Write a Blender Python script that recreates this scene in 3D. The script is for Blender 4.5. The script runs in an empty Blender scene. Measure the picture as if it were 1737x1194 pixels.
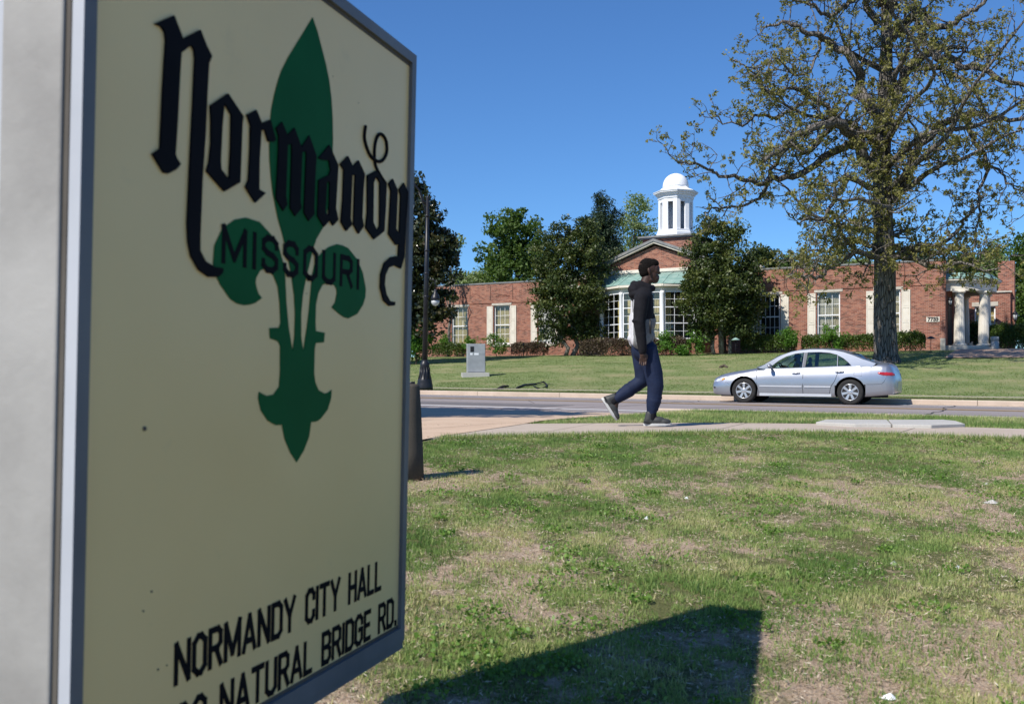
import bpy, bmesh, math, random
import numpy as np
from mathutils import Vector, Matrix
from mathutils.geometry import tessellate_polygon

random.seed(7)
RNG = np.random.default_rng(11)
C = bpy.context.scene.collection
SC = bpy.context.scene
CZ = 1.5                       # camera height above the datum
F = 1689.0                     # focal length in photo pixels (35 mm lens)
CX, HY = 868.5, 645.0          # principal column and horizon row of the photo

# ------------------------------------------------------------------ camera
cam = bpy.data.cameras.new('camera')
cam.lens = 35.0
cam.sensor_width = 36.0
cam.shift_y = (HY - 597.0) / 1737.0
cam.clip_start = 0.05
cam.clip_end = 3000
cam.dof.use_dof = True
cam.dof.focus_distance = 17.0
cam.dof.aperture_fstop = 7.1
camo = bpy.data.objects.new('camera', cam)
camo.location = (0, 0, CZ)
camo.rotation_euler = (math.radians(90), 0, 0)
C.objects.link(camo)
SC.camera = camo

# ------------------------------------------------------------------ light
SUN_AZ = Vector((-0.74, -0.67, 0)).normalized()
SUN_EL = math.radians(46.8)
to_sun = Vector((SUN_AZ.x * math.cos(SUN_EL), SUN_AZ.y * math.cos(SUN_EL), math.sin(SUN_EL)))
w = bpy.data.worlds.new('World')
SC.world = w
w.use_nodes = True
nt = w.node_tree
bgn = nt.nodes['Background']
sky = nt.nodes.new('ShaderNodeTexSky')
sky.sky_type = 'NISHITA'
sky.sun_disc = False
sky.sun_elevation = SUN_EL
sky.sun_rotation = math.atan2(SUN_AZ.x, SUN_AZ.y)
sky.altitude = 200
sky.air_density = 1.0
sky.dust_density = 0.0
sky.ozone_density = 5.0
tint = nt.nodes.new('ShaderNodeMix'); tint.data_type = 'RGBA'; tint.blend_type = 'MULTIPLY'; tint.inputs[0].default_value = 1.0
tint.inputs[7].default_value = (0.60, 0.90, 1.20, 1)      # deep clear spring blue
nt.links.new(sky.outputs[0], tint.inputs[6]); nt.links.new(tint.outputs[2], bgn.inputs[0])
bgn.inputs[1].default_value = 0.098
sl = bpy.data.lights.new('sun', 'SUN')
sl.energy = 5.0
sl.angle = math.radians(0.5)
sl.color = (1.0, 0.94, 0.84)
so = bpy.data.objects.new('sun', sl)
so.rotation_euler = (-to_sun).to_track_quat('-Z', 'Y').to_euler()
so.location = (0, 0, 60)
C.objects.link(so)
SC.view_settings.view_transform = 'Standard'
SC.view_settings.look = 'None'
SC.view_settings.gamma = 1
SC.view_settings.exposure = 0.25
SC.view_settings.use_curve_mapping = False
try:
    SC.cycles.max_bounces = 8
    SC.cycles.transparent_max_bounces = 12
    SC.cycles.caustics_reflective = False
    SC.cycles.caustics_refractive = False
except Exception:
    pass

# ------------------------------------------------------------------ geometry of the place
Ud = np.array([-3167.5, 1689.0]); Ud /= np.linalg.norm(Ud)      # along the street, to the left and away
Vd = np.array([-Ud[1] * -1, -Ud[0]])                             # away from the street edge towards the hall
def W(u, v, z=0.0):
    return Vector((u * Ud[0] + v * Vd[0], u * Ud[1] + v * Vd[1], z + CZ))
def uvof(x, y):
    return x * Ud[0] + y * Ud[1], x * Vd[0] + y * Vd[1]
def P(px, py, D):
    return Vector(((px - CX) / F * D, D, (HY - py) / F * D + CZ))
def dep(px, v):
    return v / (Vd[1] + Vd[0] * (px - CX) / F)
def uat(px, v):
    D = dep(px, v); return D * ((px - CX) / F * Ud[0] + Ud[1])
def zat(px, py, v):
    return (HY - py) / F * dep(px, v)

def R(u): return -0.676 + 0.0106 * u
KN, KF = 16.2, 28.5
def curve(xs, ys):
    g = np.linspace(xs[0], xs[-1], 400); v = np.interp(g, xs, ys)
    k = np.hanning(41); k /= k.sum()
    v = np.convolve(np.pad(v, 20, 'edge'), k, 'valid')
    return lambda x: np.interp(x, g, v)
yn = curve([-12, -6, -3, -.66, .69, 2.4, 3.4, 4.3, 5.5, 7, 9, 13], [5.5, 6.7, 7.6, 8.45, 8.95, 9.45, 9.1, 8.25, 6.7, 4.6, 1.6, -5])
yf = curve([-12, -6, -3, .2, 2.2, 4.08, 5.0, 6.5, 8.3, 10, 14], [8.2, 9.3, 10.2, 11.2, 11.45, 11.0, 10.1, 8.5, 6.2, 3.5, -3])
DW_R = np.array([(-3.4, 3.0), (-1.6, 6.6), (-.68, 8.4), (.12, 11.0), (.35, 12.3), (.75, 13.6), (1.4, 15.2), (2.5, 17.02)])
def dwx(y):
    return np.interp(y, DW_R[:, 1], DW_R[:, 0])
def sstep(t):
    t = np.clip(t, 0, 1); return t * t * (3 - 2 * t)
def near_z(x, y):
    x = np.asarray(x, float); y = np.asarray(y, float)
    u, v = uvof(x, y)
    a = yn(x)
    z_lawn = -0.50 - 0.0655 * np.clip(a - y, 0, 6.5) - 0.02 * np.clip(a - y - 6.5, 0, 20)
    d_in = 1 - sstep((x - dwx(y)) / 1.0)
    d_in = np.where(x < -9, 0, d_in)
    zk = R(u) + 0.125 * (1 - d_in) + 0.012 * d_in
    _, vn = uvof(x, np.maximum(yf(x), y * 0))
    t = np.clip((v - vn) / np.maximum(KN - vn, .5), 0, 1)
    z_far = -0.50 * (1 - t) + zk * t
    return np.where(y < a, z_lawn, z_far)
def far_z(x, y):
    u, v = uvof(np.asarray(x, float), np.asarray(y, float))
    base = R(np.clip(u, -60, 60)) + 0.13
    t = np.clip((v - 31.6) / (56.3 - 31.6), 0, 1)
    t = t * .75 + .25 * sstep(t)
    return base * (1 - t) + 1.57 * t
def vnoise(x, y, seed=0):
    r = np.random.default_rng(seed); g = r.random((128, 128))
    xi = np.floor(x).astype(int); yi = np.floor(y).astype(int)
    fx = sstep(x - xi); fy = sstep(y - yi)
    a = g[xi % 128, yi % 128]; b = g[(xi + 1) % 128, yi % 128]; c = g[xi % 128, (yi + 1) % 128]; d = g[(xi + 1) % 128, (yi + 1) % 128]
    return (a * (1 - fx) + b * fx) * (1 - fy) + (c * (1 - fx) + d * fx) * fy
def fbm(x, y, sc, seed=0, o=4):
    s = 0; a = 1; t = 0
    for i in range(o):
        s = s + a * vnoise(x * sc * 2 ** i + 17.3 * i, y * sc * 2 ** i + 5.1 * i, seed + i); t += a; a *= .55
    return s / t

# ------------------------------------------------------------------ materials
class NT:
    def __init__(s, name):
        s.m = bpy.data.materials.new(name); s.m.use_nodes = True
        s.t = s.m.node_tree; s.p = s.t.nodes['Principled BSDF']; s.out = s.t.nodes['Material Output']
    def n(s, typ, **k):
        x = s.t.nodes.new(typ)
        for a, b in k.items():
            setattr(x, a, b)
        return x
    def l(s, a, b): s.t.links.new(a, b)
    def coord(s, kind='Object'):
        return s.n('ShaderNodeTexCoord').outputs[kind]
    def noise(s, scale, detail=6, rough=.6, vec=None, dist=0):
        x = s.n('ShaderNodeTexNoise'); x.inputs['Scale'].default_value = scale; x.inputs['Detail'].default_value = detail
        x.inputs['Roughness'].default_value = rough; x.inputs['Distortion'].default_value = dist
        s.l(vec if vec is not None else s.coord(), x.inputs['Vector']); return x.outputs['Fac']
    def mapping(s, vec, scale=(1, 1, 1), rot=(0, 0, 0)):
        x = s.n('ShaderNodeMapping'); x.inputs['Scale'].default_value = scale; x.inputs['Rotation'].default_value = rot
        s.l(vec, x.inputs['Vector']); return x.outputs[0]
    def ramp(s, fac, stops):
        x = s.n('ShaderNodeValToRGB'); e = x.color_ramp.elements
        while len(e) < len(stops): e.new(.5)
        for i, (p, c) in enumerate(stops):
            e[i].position = p; e[i].color = (c[0], c[1], c[2], 1) if not isinstance(c, (int, float)) else (c, c, c, 1)
        s.l(fac, x.inputs[0]); return x.outputs[0]
    def mix(s, fac, a, b, mode='MIX'):
        x = s.n('ShaderNodeMix', data_type='RGBA', blend_type=mode)
        for sock, val in ((x.inputs[0], fac), (x.inputs[6], a), (x.inputs[7], b)):
            if isinstance(val, (int, float)): sock.default_value = val
            elif isinstance(val, tuple): sock.default_value = (*val, 1)
            else: s.l(val, sock)
        return x.outputs[2]
    def math(s, op, a, b=0.0):
        x = s.n('ShaderNodeMath', operation=op)
        for sock, val in ((x.inputs[0], a), (x.inputs[1], b)):
            if isinstance(val, (int, float)): sock.default_value = val
            else: s.l(val, sock)
        return x.outputs[0]
    def attr(s, name):
        return s.n('ShaderNodeAttribute', attribute_name=name).outputs['Fac']
    def bump(s, h, strength=.3, dist=.01):
        x = s.n('ShaderNodeBump'); x.inputs['Strength'].default_value = strength; x.inputs['Distance'].default_value = dist
        s.l(h, x.inputs['Height']); s.l(x.outputs[0], s.p.inputs['Normal'])
    def set(s, col=None, rough=None, metal=None, spec=None, coat=None):
        p = s.p
        if col is not None:
            if isinstance(col, tuple): p.inputs['Base Color'].default_value = (*col, 1)
            else: s.l(col, p.inputs['Base Color'])
        if rough is not None:
            if isinstance(rough, (int, float)): p.inputs['Roughness'].default_value = rough
            else: s.l(rough, p.inputs['Roughness'])
        if metal is not None: p.inputs['Metallic'].default_value = metal
        if spec is not None: p.inputs['Specular IOR Level'].default_value = spec
        if coat is not None: p.inputs['Coat Weight'].default_value = coat
        return s.m

def mat_noisy(name, c1, c2, scale=3, rough=.7, metal=0, bump=0, bscale=60, spec=.4, detail=6, coat=None):
    n = NT(name); f = n.noise(scale, detail)
    c = n.mix(n.ramp(f, [(.35, 0), (.65, 1)]), c1, c2)
    if bump: n.bump(n.noise(bscale, 5), bump, .01)
    return n.set(c, rough, metal, spec, coat)
def mat_brick(stops=None, name='red brick'):
    n = NT(name)
    uv = n.n('ShaderNodeUVMap'); uv.uv_map = 'UVMap'; vec = uv.outputs[0]
    b = n.n('ShaderNodeTexBrick'); n.l(vec, b.inputs['Vector'])
    b.inputs['Scale'].default_value = 1; b.inputs['Brick Width'].default_value = .215; b.inputs['Row Height'].default_value = .0735
    b.inputs['Mortar Size'].default_value = .006; b.inputs['Mortar Smooth'].default_value = .2
    b.inputs['Color1'].default_value = (0.0, 0, 0, 1); b.inputs['Color2'].default_value = (1, 1, 1, 1); b.inputs['Mortar'].default_value = (.5, .5, .5, 1)
    b.inputs['Bias'].default_value = 0
    col = n.ramp(b.outputs['Color'], stops or [(0, (.14, .066, .05)), (.16, (.21, .078, .055)), (.45, (.30, .115, .078)), (.75, (.37, .165, .11)), (1, (.26, .125, .098))])
    big = n.noise(.7, 5, .6, vec); st = n.ramp(big, [(.3, .78), (.7, 1.1)])
    col = n.mix(1.0, col, st, 'MULTIPLY')
    fine = n.noise(9, 4, .6, vec); col = n.mix(.6, col, n.ramp(fine, [(.3, .72), (.7, 1.2)]), 'MULTIPLY')
    col = n.mix(b.outputs['Fac'], col, (.34, .255, .21))
    n.bump(n.math('SUBTRACT', 1.0, b.outputs['Fac']), .15, .006)
    return n.set(col, .9, 0, .2)
def mat_leaf(name, stops, trans=.25, rough=.5, spec=.35, nscale=.6):
    n = NT(name)
    r = n.attr('rnd'); f = n.noise(nscale, 3)
    k = n.math('ADD', n.math('MULTIPLY', r, .65), n.math('MULTIPLY', n.ramp(f, [(.3, 0), (.7, 1)]), .35))
    col = n.ramp(k, stops)
    n.set(col, rough, 0, spec)
    if trans:
        tr = n.n('ShaderNodeBsdfTranslucent'); n.l(n.mix(1.0, col, (1.5, 1.6, .6), 'MULTIPLY'), tr.inputs[0])
        mx = n.n('ShaderNodeMixShader'); mx.inputs[0].default_value = trans
        n.l(n.p.outputs[0], mx.inputs[1]); n.l(tr.outputs[0], mx.inputs[2]); n.l(mx.outputs[0], n.out.inputs[0])
    return n.m
def mat_glass(name, tint=(.75, .85, .8), refl=.12, dark=.0):
    n = NT(name)
    t = n.n('ShaderNodeBsdfTransparent'); t.inputs[0].default_value = (*tint, 1)
    g = n.n('ShaderNodeBsdfGlossy'); g.inputs['Roughness'].default_value = .03; g.inputs[0].default_value = (.9, .95, 1, 1)
    fr = n.n('ShaderNodeLayerWeight'); fr.inputs[0].default_value = .5
    fac = n.math('ADD', n.math('MULTIPLY', n.math('POWER', fr.outputs['Facing'], 4.0), .9), refl)
    mx = n.n('ShaderNodeMixShader'); n.l(fac, mx.inputs[0]); n.l(t.outputs[0], mx.inputs[1]); n.l(g.outputs[0], mx.inputs[2])
    n.l(mx.outputs[0], n.out.inputs[0]); return n.m
def mat_bark(name, c1, c2, sc=6):
    n = NT(name)
    v = n.mapping(n.coord(), (sc, sc, sc * .18))
    f = n.noise(1.6, 8, .7, v, 1.2)
    vo = n.n('ShaderNodeTexVoronoi'); vo.feature = 'DISTANCE_TO_EDGE'; vo.inputs['Scale'].default_value = 1.6; n.l(v, vo.inputs['Vector'])
    h = n.math('ADD', n.ramp(vo.outputs['Distance'], [(0, 0), (.18, 1)]), n.math('MULTIPLY', f, .8))
    col = n.mix(n.ramp(h, [(.4, 0), (1, 1)]), c1, c2)
    n.bump(h, .9, .05)
    return n.set(col, .95, 0, .1)
def mat_asphalt():
    n = NT('asphalt')
    v = n.coord()
    f = n.noise(180, 3, .6, v); g = n.noise(.5, 6, .65, n.mapping(v, (1, 1, 1)))
    st = n.noise(1.0, 4, .6, n.mapping(v, (.12, 2.2, 1), (0, 0, math.atan2(-Ud[1], -Ud[0]) * -1)))
    c = n.mix(n.ramp(f, [(.35, 0), (.65, 1)]), (.215, .185, .185), (.32, .285, .28))
    c = n.mix(n.ramp(g, [(.35, .0), (.7, .5)]), c, (.33, .29, .27))
    c = n.mix(n.math('MULTIPLY', n.ramp(st, [(.4, 0), (.7, 1)]), .35), c, (.19, .175, .18))
    vo = n.n('ShaderNodeTexVoronoi'); vo.feature = 'DISTANCE_TO_EDGE'; vo.inputs['Scale'].default_value = .32
    n.l(n.mix(.12, v, n.n('ShaderNodeTexNoise').outputs['Color']), vo.inputs['Vector'])
    c = n.mix(n.ramp(vo.outputs['Distance'], [(0, 1), (.006, 0)]), c, (.11, .10, .10))
    n.bump(f, .4, .004)
    return n.set(c, .85, 0, .25)
def mat_concrete(name, c1, c2, joint=None, tint=None):
    n = NT(name); v = n.coord()
    f = n.noise(90, 4, .6, v); g = n.noise(1.3, 7, .7, v)
    c = n.mix(n.ramp(g, [(.3, 0), (.7, 1)]), c1, c2)
    c = n.mix(n.math('MULTIPLY', n.ramp(f, [(.3, 1), (.6, 0)]), .35), c, tuple(x * .55 for x in c1))
    if joint:
        uv = n.n('ShaderNodeUVMap'); uv.uv_map = 'UVMap'
        sp = n.n('ShaderNodeSeparateXYZ'); n.l(uv.outputs[0], sp.inputs[0])
        q = n.math('FRACT', n.math('DIVIDE', sp.outputs[0], joint))
        q = n.math('MULTIPLY', n.math('ABSOLUTE', n.math('SUBTRACT', q, .5)), joint)
        c = n.mix(n.ramp(q, [(0, 1), (.005, 1), (.010, 0)]), c, (.09, .075, .06))
    n.bump(f, .25, .003)
    return n.set(c, .9, 0, .2)
def mat_lawn(name, greens, drys, dirt, big=.35):
    n = NT(name); v = n.coord()
    d = n.attr('dry')
    f = n.noise(22, 7, .75, v); f2 = n.noise(5, 5, .65, v); f3 = n.noise(90, 3, .7, v)
    g = n.mix(n.ramp(f, [(.3, 0), (.7, 1)]), greens[0], greens[1])
    g = n.mix(n.math('MULTIPLY', n.ramp(f3, [(.4, 0), (.65, 1)]), .5), g, greens[2])
    y = n.mix(n.ramp(f3, [(.3, 0), (.7, 1)]), drys[0], drys[1])
    y = n.mix(n.math('MULTIPLY', n.ramp(f, [(.5, 0), (.75, 1)]), .5), y, dirt)
    k = n.math('ADD', d, n.math('MULTIPLY', n.math('SUBTRACT', f2, .5), .5))
    k = n.math('ADD', k, n.math('MULTIPLY', n.math('SUBTRACT', f, .5), .9))
    c = n.mix(n.ramp(k, [(.42, 0), (.62, 1)]), g, y)
    n.bump(n.math('ADD', f, f3), .8, .03)
    return n.set(c, .95, 0, .1)

M = {}
M['brick'] = mat_brick()
M['trim'] = mat_noisy('painted cream trim', (.62, .57, .49), (.70, .66, .58), 2, .6)
M['white'] = mat_noisy('white paint', (.74, .76, .80), (.82, .83, .86), 1.5, .5)
M['stone'] = mat_noisy('limestone', (.40, .37, .32), (.52, .49, .43), 4, .85, bump=.2)
M['greytrim'] = mat_noisy('grey metal coping', (.16, .165, .17), (.24, .24, .24), 3, .5)
M['copper'] = mat_noisy('verdigris copper', (.15, .28, .245), (.27, .39, .345), 2.5, .6)
M['roofing'] = mat_noisy('flat roofing', (.07, .07, .075), (.11, .11, .11), 5, .9)
M['glass'] = mat_glass('window glass', (.92, .94, .90), .06)
M['carglass'] = mat_glass('tinted car glass', (.50, .64, .58), .06)
M['curtain'] = mat_noisy('ochre curtain', (.42, .34, .15), (.55, .47, .26), 8, .95)
M['blind'] = mat_noisy('pale blind', (.50, .50, .50), (.62, .62, .60), 3, .9)
M['black'] = mat_noisy('black paint', (.010, .010, .011), (.018, .018, .02), 6, .45)
M['blackmetal'] = mat_noisy('black painted steel', (.012, .013, .016), (.022, .023, .028), 5, .4, .2)
M['bark'] = mat_bark('oak bark', (.030, .027, .024), (.20, .18, .16), 6)
M['bark2'] = mat_bark('smooth bark', (.10, .09, .08), (.26, .24, .21), 8)
M['asphalt'] = mat_asphalt()
M['walk'] = mat_concrete('sidewalk concrete', (.40, .33, .27), (.50, .425, .355), 1.75)
M['kerb'] = mat_concrete('kerb concrete', (.44, .355, .285), (.56, .46, .38), 3.0)
M['drive'] = mat_concrete('driveway concrete', (.49, .355, .255), (.61, .465, .345), 3.6)
M['slab'] = mat_concrete('pale slab concrete', (.40, .39, .365), (.50, .485, .455))
M['bollard'] = mat_concrete('weathered concrete', (.06, .053, .044), (.105, .093, .078))
M['yellow'] = mat_noisy('road paint yellow', (.36, .22, .08), (.46, .31, .14), 14, .8)
M['whiteline'] = mat_noisy('road paint white', (.66, .66, .66), (.80, .80, .80), 18, .7)
M['paver'] = mat_brick([(0, (.30, .19, .13)), (.5, (.46, .31, .22)), (1, (.55, .40, .30))], 'brick paving')

# ------------------------------------------------------------------ objects
ORG = {}
def tag(o, label=None, cat=None, group=None, kind=None):
    if label: o['label'] = label
    if cat: o['category'] = cat
    if group: o['group'] = group
    if kind: o['kind'] = kind
    return o
def thing(name, label, cat, loc, group=None):
    o = bpy.data.objects.new(name, None); C.objects.link(o); o.location = loc
    o.empty_display_size = .2
    ORG[o.name] = Vector(loc); return tag(o, label, cat, group)
def mkobj(name, me, mat, parent=None, origin=None):
    """me holds world coordinates; they are made local to the parent (or to origin)"""
    og = ORG[parent.name] if parent else Vector(origin or (0, 0, 0))
    me.transform(Matrix.Translation(-og))
    mats = mat if isinstance(mat, (list, tuple)) else [mat]
    mi_ = np.zeros(len(me.polygons), np.int32); me.polygons.foreach_get('material_index', mi_)
    for m in mats: me.materials.append(m)
    me.polygons.foreach_set('material_index', mi_)
    o = bpy.data.objects.new(name, me); C.objects.link(o)
    if parent: o.parent = parent
    else: o.location = og
    ORG[o.name] = og
    return o

class MB:
    def __init__(s): s.v = []; s.f = []; s.uv = []; s.m = []; s.sm = []
    def face(s, pts, uv=None, m=0, smooth=False):
        b = len(s.v); s.v += [tuple(p) for p in pts]; s.f.append(tuple(range(b, b + len(pts))))
        s.uv.append(uv); s.m.append(m); s.sm.append(smooth)
    def mesh(s, verts, faces, m=0, smooth=False, uvs=None):
        b = len(s.v); s.v += [tuple(p) for p in verts]
        for i, f in enumerate(faces):
            s.f.append(tuple(b + k for k in f)); s.uv.append(uvs[i] if uvs else None); s.m.append(m); s.sm.append(smooth)
    def box(s, o, ax, ay, az, m=0, bev=0):
        """o corner, ax, ay, az edge vectors"""
        o, ax, ay, az = map(Vector, (o, ax, ay, az))
        p = [o, o + ax, o + ax + ay, o + ay]; q = [a + az for a in p]
        lx, ly, lz = ax.length, ay.length, az.length
        if ax.cross(ay).dot(az) < 0: p = [p[0], p[3], p[2], p[1]]; q = [q[0], q[3], q[2], q[1]]
        vs = p + q
        fs = [(3, 2, 1, 0), (4, 5, 6, 7), (0, 1, 5, 4), (1, 2, 6, 5), (2, 3, 7, 6), (3, 0, 4, 7)]
        base = len(s.v); s.v += [tuple(a) for a in vs]
        for f in fs:
            s.f.append(tuple(base + k for k in f)); s.m.append(m); s.sm.append(False)
            a, b, c = vs[f[0]], vs[f[1]], vs[f[3]]
            L1, L2 = (b - a).length, (c - a).length
            s.uv.append([(0, 0), (L1, 0), (L1, L2), (0, L2)])
    def bar(s, a, b, wv, hv, m=0):
        """bar from a to b, centred cross-section wv x hv vectors"""
        a, b, wv, hv = map(Vector, (a, b, wv, hv))
        s.box(a - wv / 2 - hv / 2, b - a, wv, hv, m)
    def tube(s, path, rad, n=8, m=0, cap=True):
        path = [Vector(p) for p in path]
        if not hasattr(rad, '__len__'): rad = [rad] * len(path)
        up = Vector((0, 0, 1)); rings = []; prev = None
        for i, p in enumerate(path):
            t = (path[min(i + 1, len(path) - 1)] - path[max(i - 1, 0)])
            if t.length < 1e-9: t = Vector((0, 0, 1))
            t.normalize()
            if prev is None:
                x = t.cross(up) if abs(t.z) < .95 else t.cross(Vector((1, 0, 0)))
            else:
                x = prev - t * prev.dot(t)
            if x.length < 1e-6: x = t.orthogonal()
            x.normalize(); y = t.cross(x); prev = x
            rings.append([p + (x * math.cos(2 * math.pi * k / n) + y * math.sin(2 * math.pi * k / n)) * rad[i] for k in range(n)])
        vs = [q for r in rings for q in r]; fs = []
        for i in range(len(rings) - 1):
            for k in range(n):
                a = i * n + k; b = i * n + (k + 1) % n; fs.append((a, b, b + n, a + n))
        if cap: fs.append(tuple(range(n - 1, -1, -1))); fs.append(tuple(range((len(rings) - 1) * n, len(rings) * n)))
        s.mesh(vs, fs, m, True)
    def lathe(s, c, prof, n=16, m=0, ax=None, smooth=True, phase=0, squash=1.0):
        """prof list of (r, h) around vertical axis at c, or axis ax"""
        c = Vector(c); az = Vector(ax).normalized() if ax is not None else Vector((0, 0, 1))
        x = az.orthogonal().normalized() if ax is not None else Vector((1, 0, 0)); y = az.cross(x)
        vs = []; fs = []
        for r, h in prof:
            for k in range(n):
                t = 2 * math.pi * k / n + phase
                vs.append(c + az * h + (x * math.cos(t) + y * math.sin(t)) * max(r, 1e-4))
        L = len(prof)
        for i in range(L - 1):
            for k in range(n):
                a = i * n + k; b = i * n + (k + 1) % n; fs.append((a, b, b + n, a + n))
        fs.append(tuple(range(n - 1, -1, -1))); fs.append(tuple(range((L - 1) * n, L * n)))
        s.mesh(vs, fs, m, smooth)
    def ell(s, c, r, n=12, m=0, rot=None):
        c = Vector(c); vs = []; fs = []; h = n // 2 + 1
        for i in range(h + 1):
            a = -math.pi / 2 + math.pi * i / h
            for k in range(n):
                t = 2 * math.pi * k / n
                q = Vector((r[0] * math.cos(a) * math.cos(t), r[1] * math.cos(a) * math.sin(t), r[2] * math.sin(a)))
                if rot: q = rot @ q
                vs.append(c + q)
        for i in range(h):
            for k in range(n):
                a = i * n + k; b = i * n + (k + 1) % n; fs.append((a, b, b + n, a + n))
        s.mesh(vs, fs, m, True)
    def prism(s, poly, X, o, ax, ay, n, d, m=0):
        """flat polygon (list of 2d points) at o + x*ax + y*ay extruded by d along n; X holes"""
        o, ax, ay, n = map(Vector, (o, ax, ay, n))
        loops = [poly] + list(X or [])
        pts = [p for L in loops for p in L]
        tri = tessellate_polygon([[Vector((p[0], p[1], 0)) for p in L] for L in loops])
        f = [o + ax * p[0] + ay * p[1] + n * d for p in pts]; bk = [o + ax * p[0] + ay * p[1] for p in pts]
        N = len(pts)
        fs = []
        for t in tri:
            a, b, c = (Vector((*pts[i], 0)) for i in t)
            ccw = (b - a).cross(c - a).z > 0
            flip = ax.cross(ay).dot(n) * d < 0
            t = tuple(t) if ccw != flip else tuple(reversed(t))
            fs.append(t); fs.append(tuple(i + N for i in reversed(t)))
        b = 0
        for L in loops:
            for i in range(len(L)):
                j = (i + 1) % len(L); fs.append((b + i, b + i + N, b + j + N, b + j))
            b += len(L)
        s.mesh(f + bk, fs, m)
    def build(s, name, mat, parent=None, origin=None, bevel=0, recalc=False):
        me = bpy.data.meshes.new(name)
        me.from_pydata(s.v, [], s.f)
        me.polygons.foreach_set('material_index', s.m)
        me.polygons.foreach_set('use_smooth', s.sm)
        if any(u is not None for u in s.uv):
            L = me.uv_layers.new(name='UVMap').data; i = 0
            for f, u in zip(s.f, s.uv):
                for k in range(len(f)):
                    if u is not None: L[i].uv = u[k]
                    i += 1
        me.validate()
        if recalc or bevel:
            bm = bmesh.new(); bm.from_mesh(me)
            bmesh.ops.remove_doubles(bm, verts=bm.verts, dist=1e-5)
            bmesh.ops.recalc_face_normals(bm, faces=bm.faces)
            bm.to_mesh(me); bm.free()
        o = mkobj(name, me, mat, parent, origin)
        if bevel:
            b = o.modifiers.new('bevel', 'BEVEL'); b.width = bevel; b.segments = 2; b.limit_method = 'ANGLE'; b.angle_limit = math.radians(40)
        return o

def quads_obj(name, V4, mat, parent=None, origin=None, rnd=None, extra=None, k=4):
    """V4: N x k x 3 array of separate faces"""
    N = len(V4)
    og = np.array(ORG[parent.name] if parent else Vector(origin or (0, 0, 0)))
    V = (V4.reshape(-1, 3) - og).astype(np.float32)
    me = bpy.data.meshes.new(name)
    me.vertices.add(N * k); me.vertices.foreach_set('co', V.ravel())
    me.loops.add(N * k); me.loops.foreach_set('vertex_index', np.arange(N * k, dtype=np.int32))
    me.polygons.add(N); me.polygons.foreach_set('loop_start', np.arange(0, N * k, k, dtype=np.int32))
    try: me.polygons.foreach_set('loop_total', np.full(N, k, dtype=np.int32))
    except Exception: pass
    for nm, arr in (('rnd', rnd), ('dry', extra)):
        if arr is not None:
            a = me.attributes.new(nm, 'FLOAT', 'POINT'); a.data.foreach_set('value', np.repeat(arr, k).astype(np.float32))
    me.update(calc_edges=True)
    me.materials.append(mat)
    o = bpy.data.objects.new(name, me); C.objects.link(o)
    if parent: o.parent = parent
    else: o.location = og
    ORG[o.name] = Vector(og)
    return o
def leaf_quads(cent, size, rng, aspect=.5, up=0.0, jit=.4):
    N = len(cent)
    d = rng.normal(size=(N, 3)); d[:, 2] += up; d /= np.linalg.norm(d, axis=1)[:, None]
    e = rng.normal(size=(N, 3)); e -= d * (e * d).sum(1)[:, None]; e /= np.linalg.norm(e, axis=1)[:, None]
    s = size * (1 + jit * (rng.random(N) * 2 - 1)); s = s[:, None]
    a = cent + d * s * .5; b = cent - d * s * .5; w_ = e * s * aspect * .5
    nrm = np.cross(d, e) * s * .10
    mid = cent + d * s * .05
    return np.stack([b, mid + w_ + nrm, a, mid - w_ + nrm], 1)
# ================================================================== THE SETTING
def grid(name, xs, ys, fz, mat, kind='structure', uv=True, extra=None, shift=0.0):
    """grid over (u, v) lines of the street frame"""
    uu, vv = np.meshgrid(xs, ys, indexing='ij')
    X = uu * Ud[0] + vv * Vd[0]; Y = uu * Ud[1] + vv * Vd[1]
    Z = fz(X, Y) + CZ + shift
    V = np.stack([X, Y, Z], -1).reshape(-1, 3)
    nx, ny = len(xs), len(ys)
    idx = np.arange(nx * ny).reshape(nx, ny)
    Fq = np.stack([idx[:-1, :-1], idx[:-1, 1:], idx[1:, 1:], idx[1:, :-1]], -1).reshape(-1, 4)
    me = bpy.data.meshes.new(name); me.from_pydata(V.tolist(), [], Fq.tolist())
    me.polygons.foreach_set('use_smooth', [True] * len(Fq))
    if extra is not None:
        a = me.attributes.new('dry', 'FLOAT', 'POINT'); a.data.foreach_set('value', extra(X, Y).ravel().astype(np.float32))
    bm = bmesh.new(); bm.from_mesh(me)
    if sum(f.normal.z for f in bm.faces) < 0: bmesh.ops.reverse_faces(bm, faces=bm.faces)
    bm.to_mesh(me); bm.free()
    o = mkobj(name, me, mat); tag(o, kind=kind); return o
def near_dry(x, y):
    d = fbm(x, y, 1.25, 3, 4) * .62 + fbm(x, y, 6, 9, 3) * .50 - .085
    edge = np.clip((yn(x) - y) / 2.2, 0, 1)          # lusher towards the sidewalk
    strip = np.where(y > yf(x), -.25, 0)
    return (d - .42) * 1.5 + .42 + (edge - 1) * .12 + strip + .02
def far_dry(x, y):
    return fbm(x, y, .9, 21, 5) * .75 + .06
def axis(*seg):
    out = []
    for a, b, st in seg: out += list(np.arange(a, b, st))
    return np.array(sorted(set(np.round(out, 4))) )
M['lawn'] = mat_lawn('patchy spring lawn', ((.075, .09, .03), (.16, .17, .06), (.26, .25, .12)), ((.38, .27, .19), (.62, .49, .37)), (.19, .11, .07))
M['lawn2'] = mat_lawn('far lawn', ((.135, .185, .065), (.20, .255, .10), (.29, .32, .16)), ((.27, .26, .13), (.36, .33, .18)), (.22, .18, .10))
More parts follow.
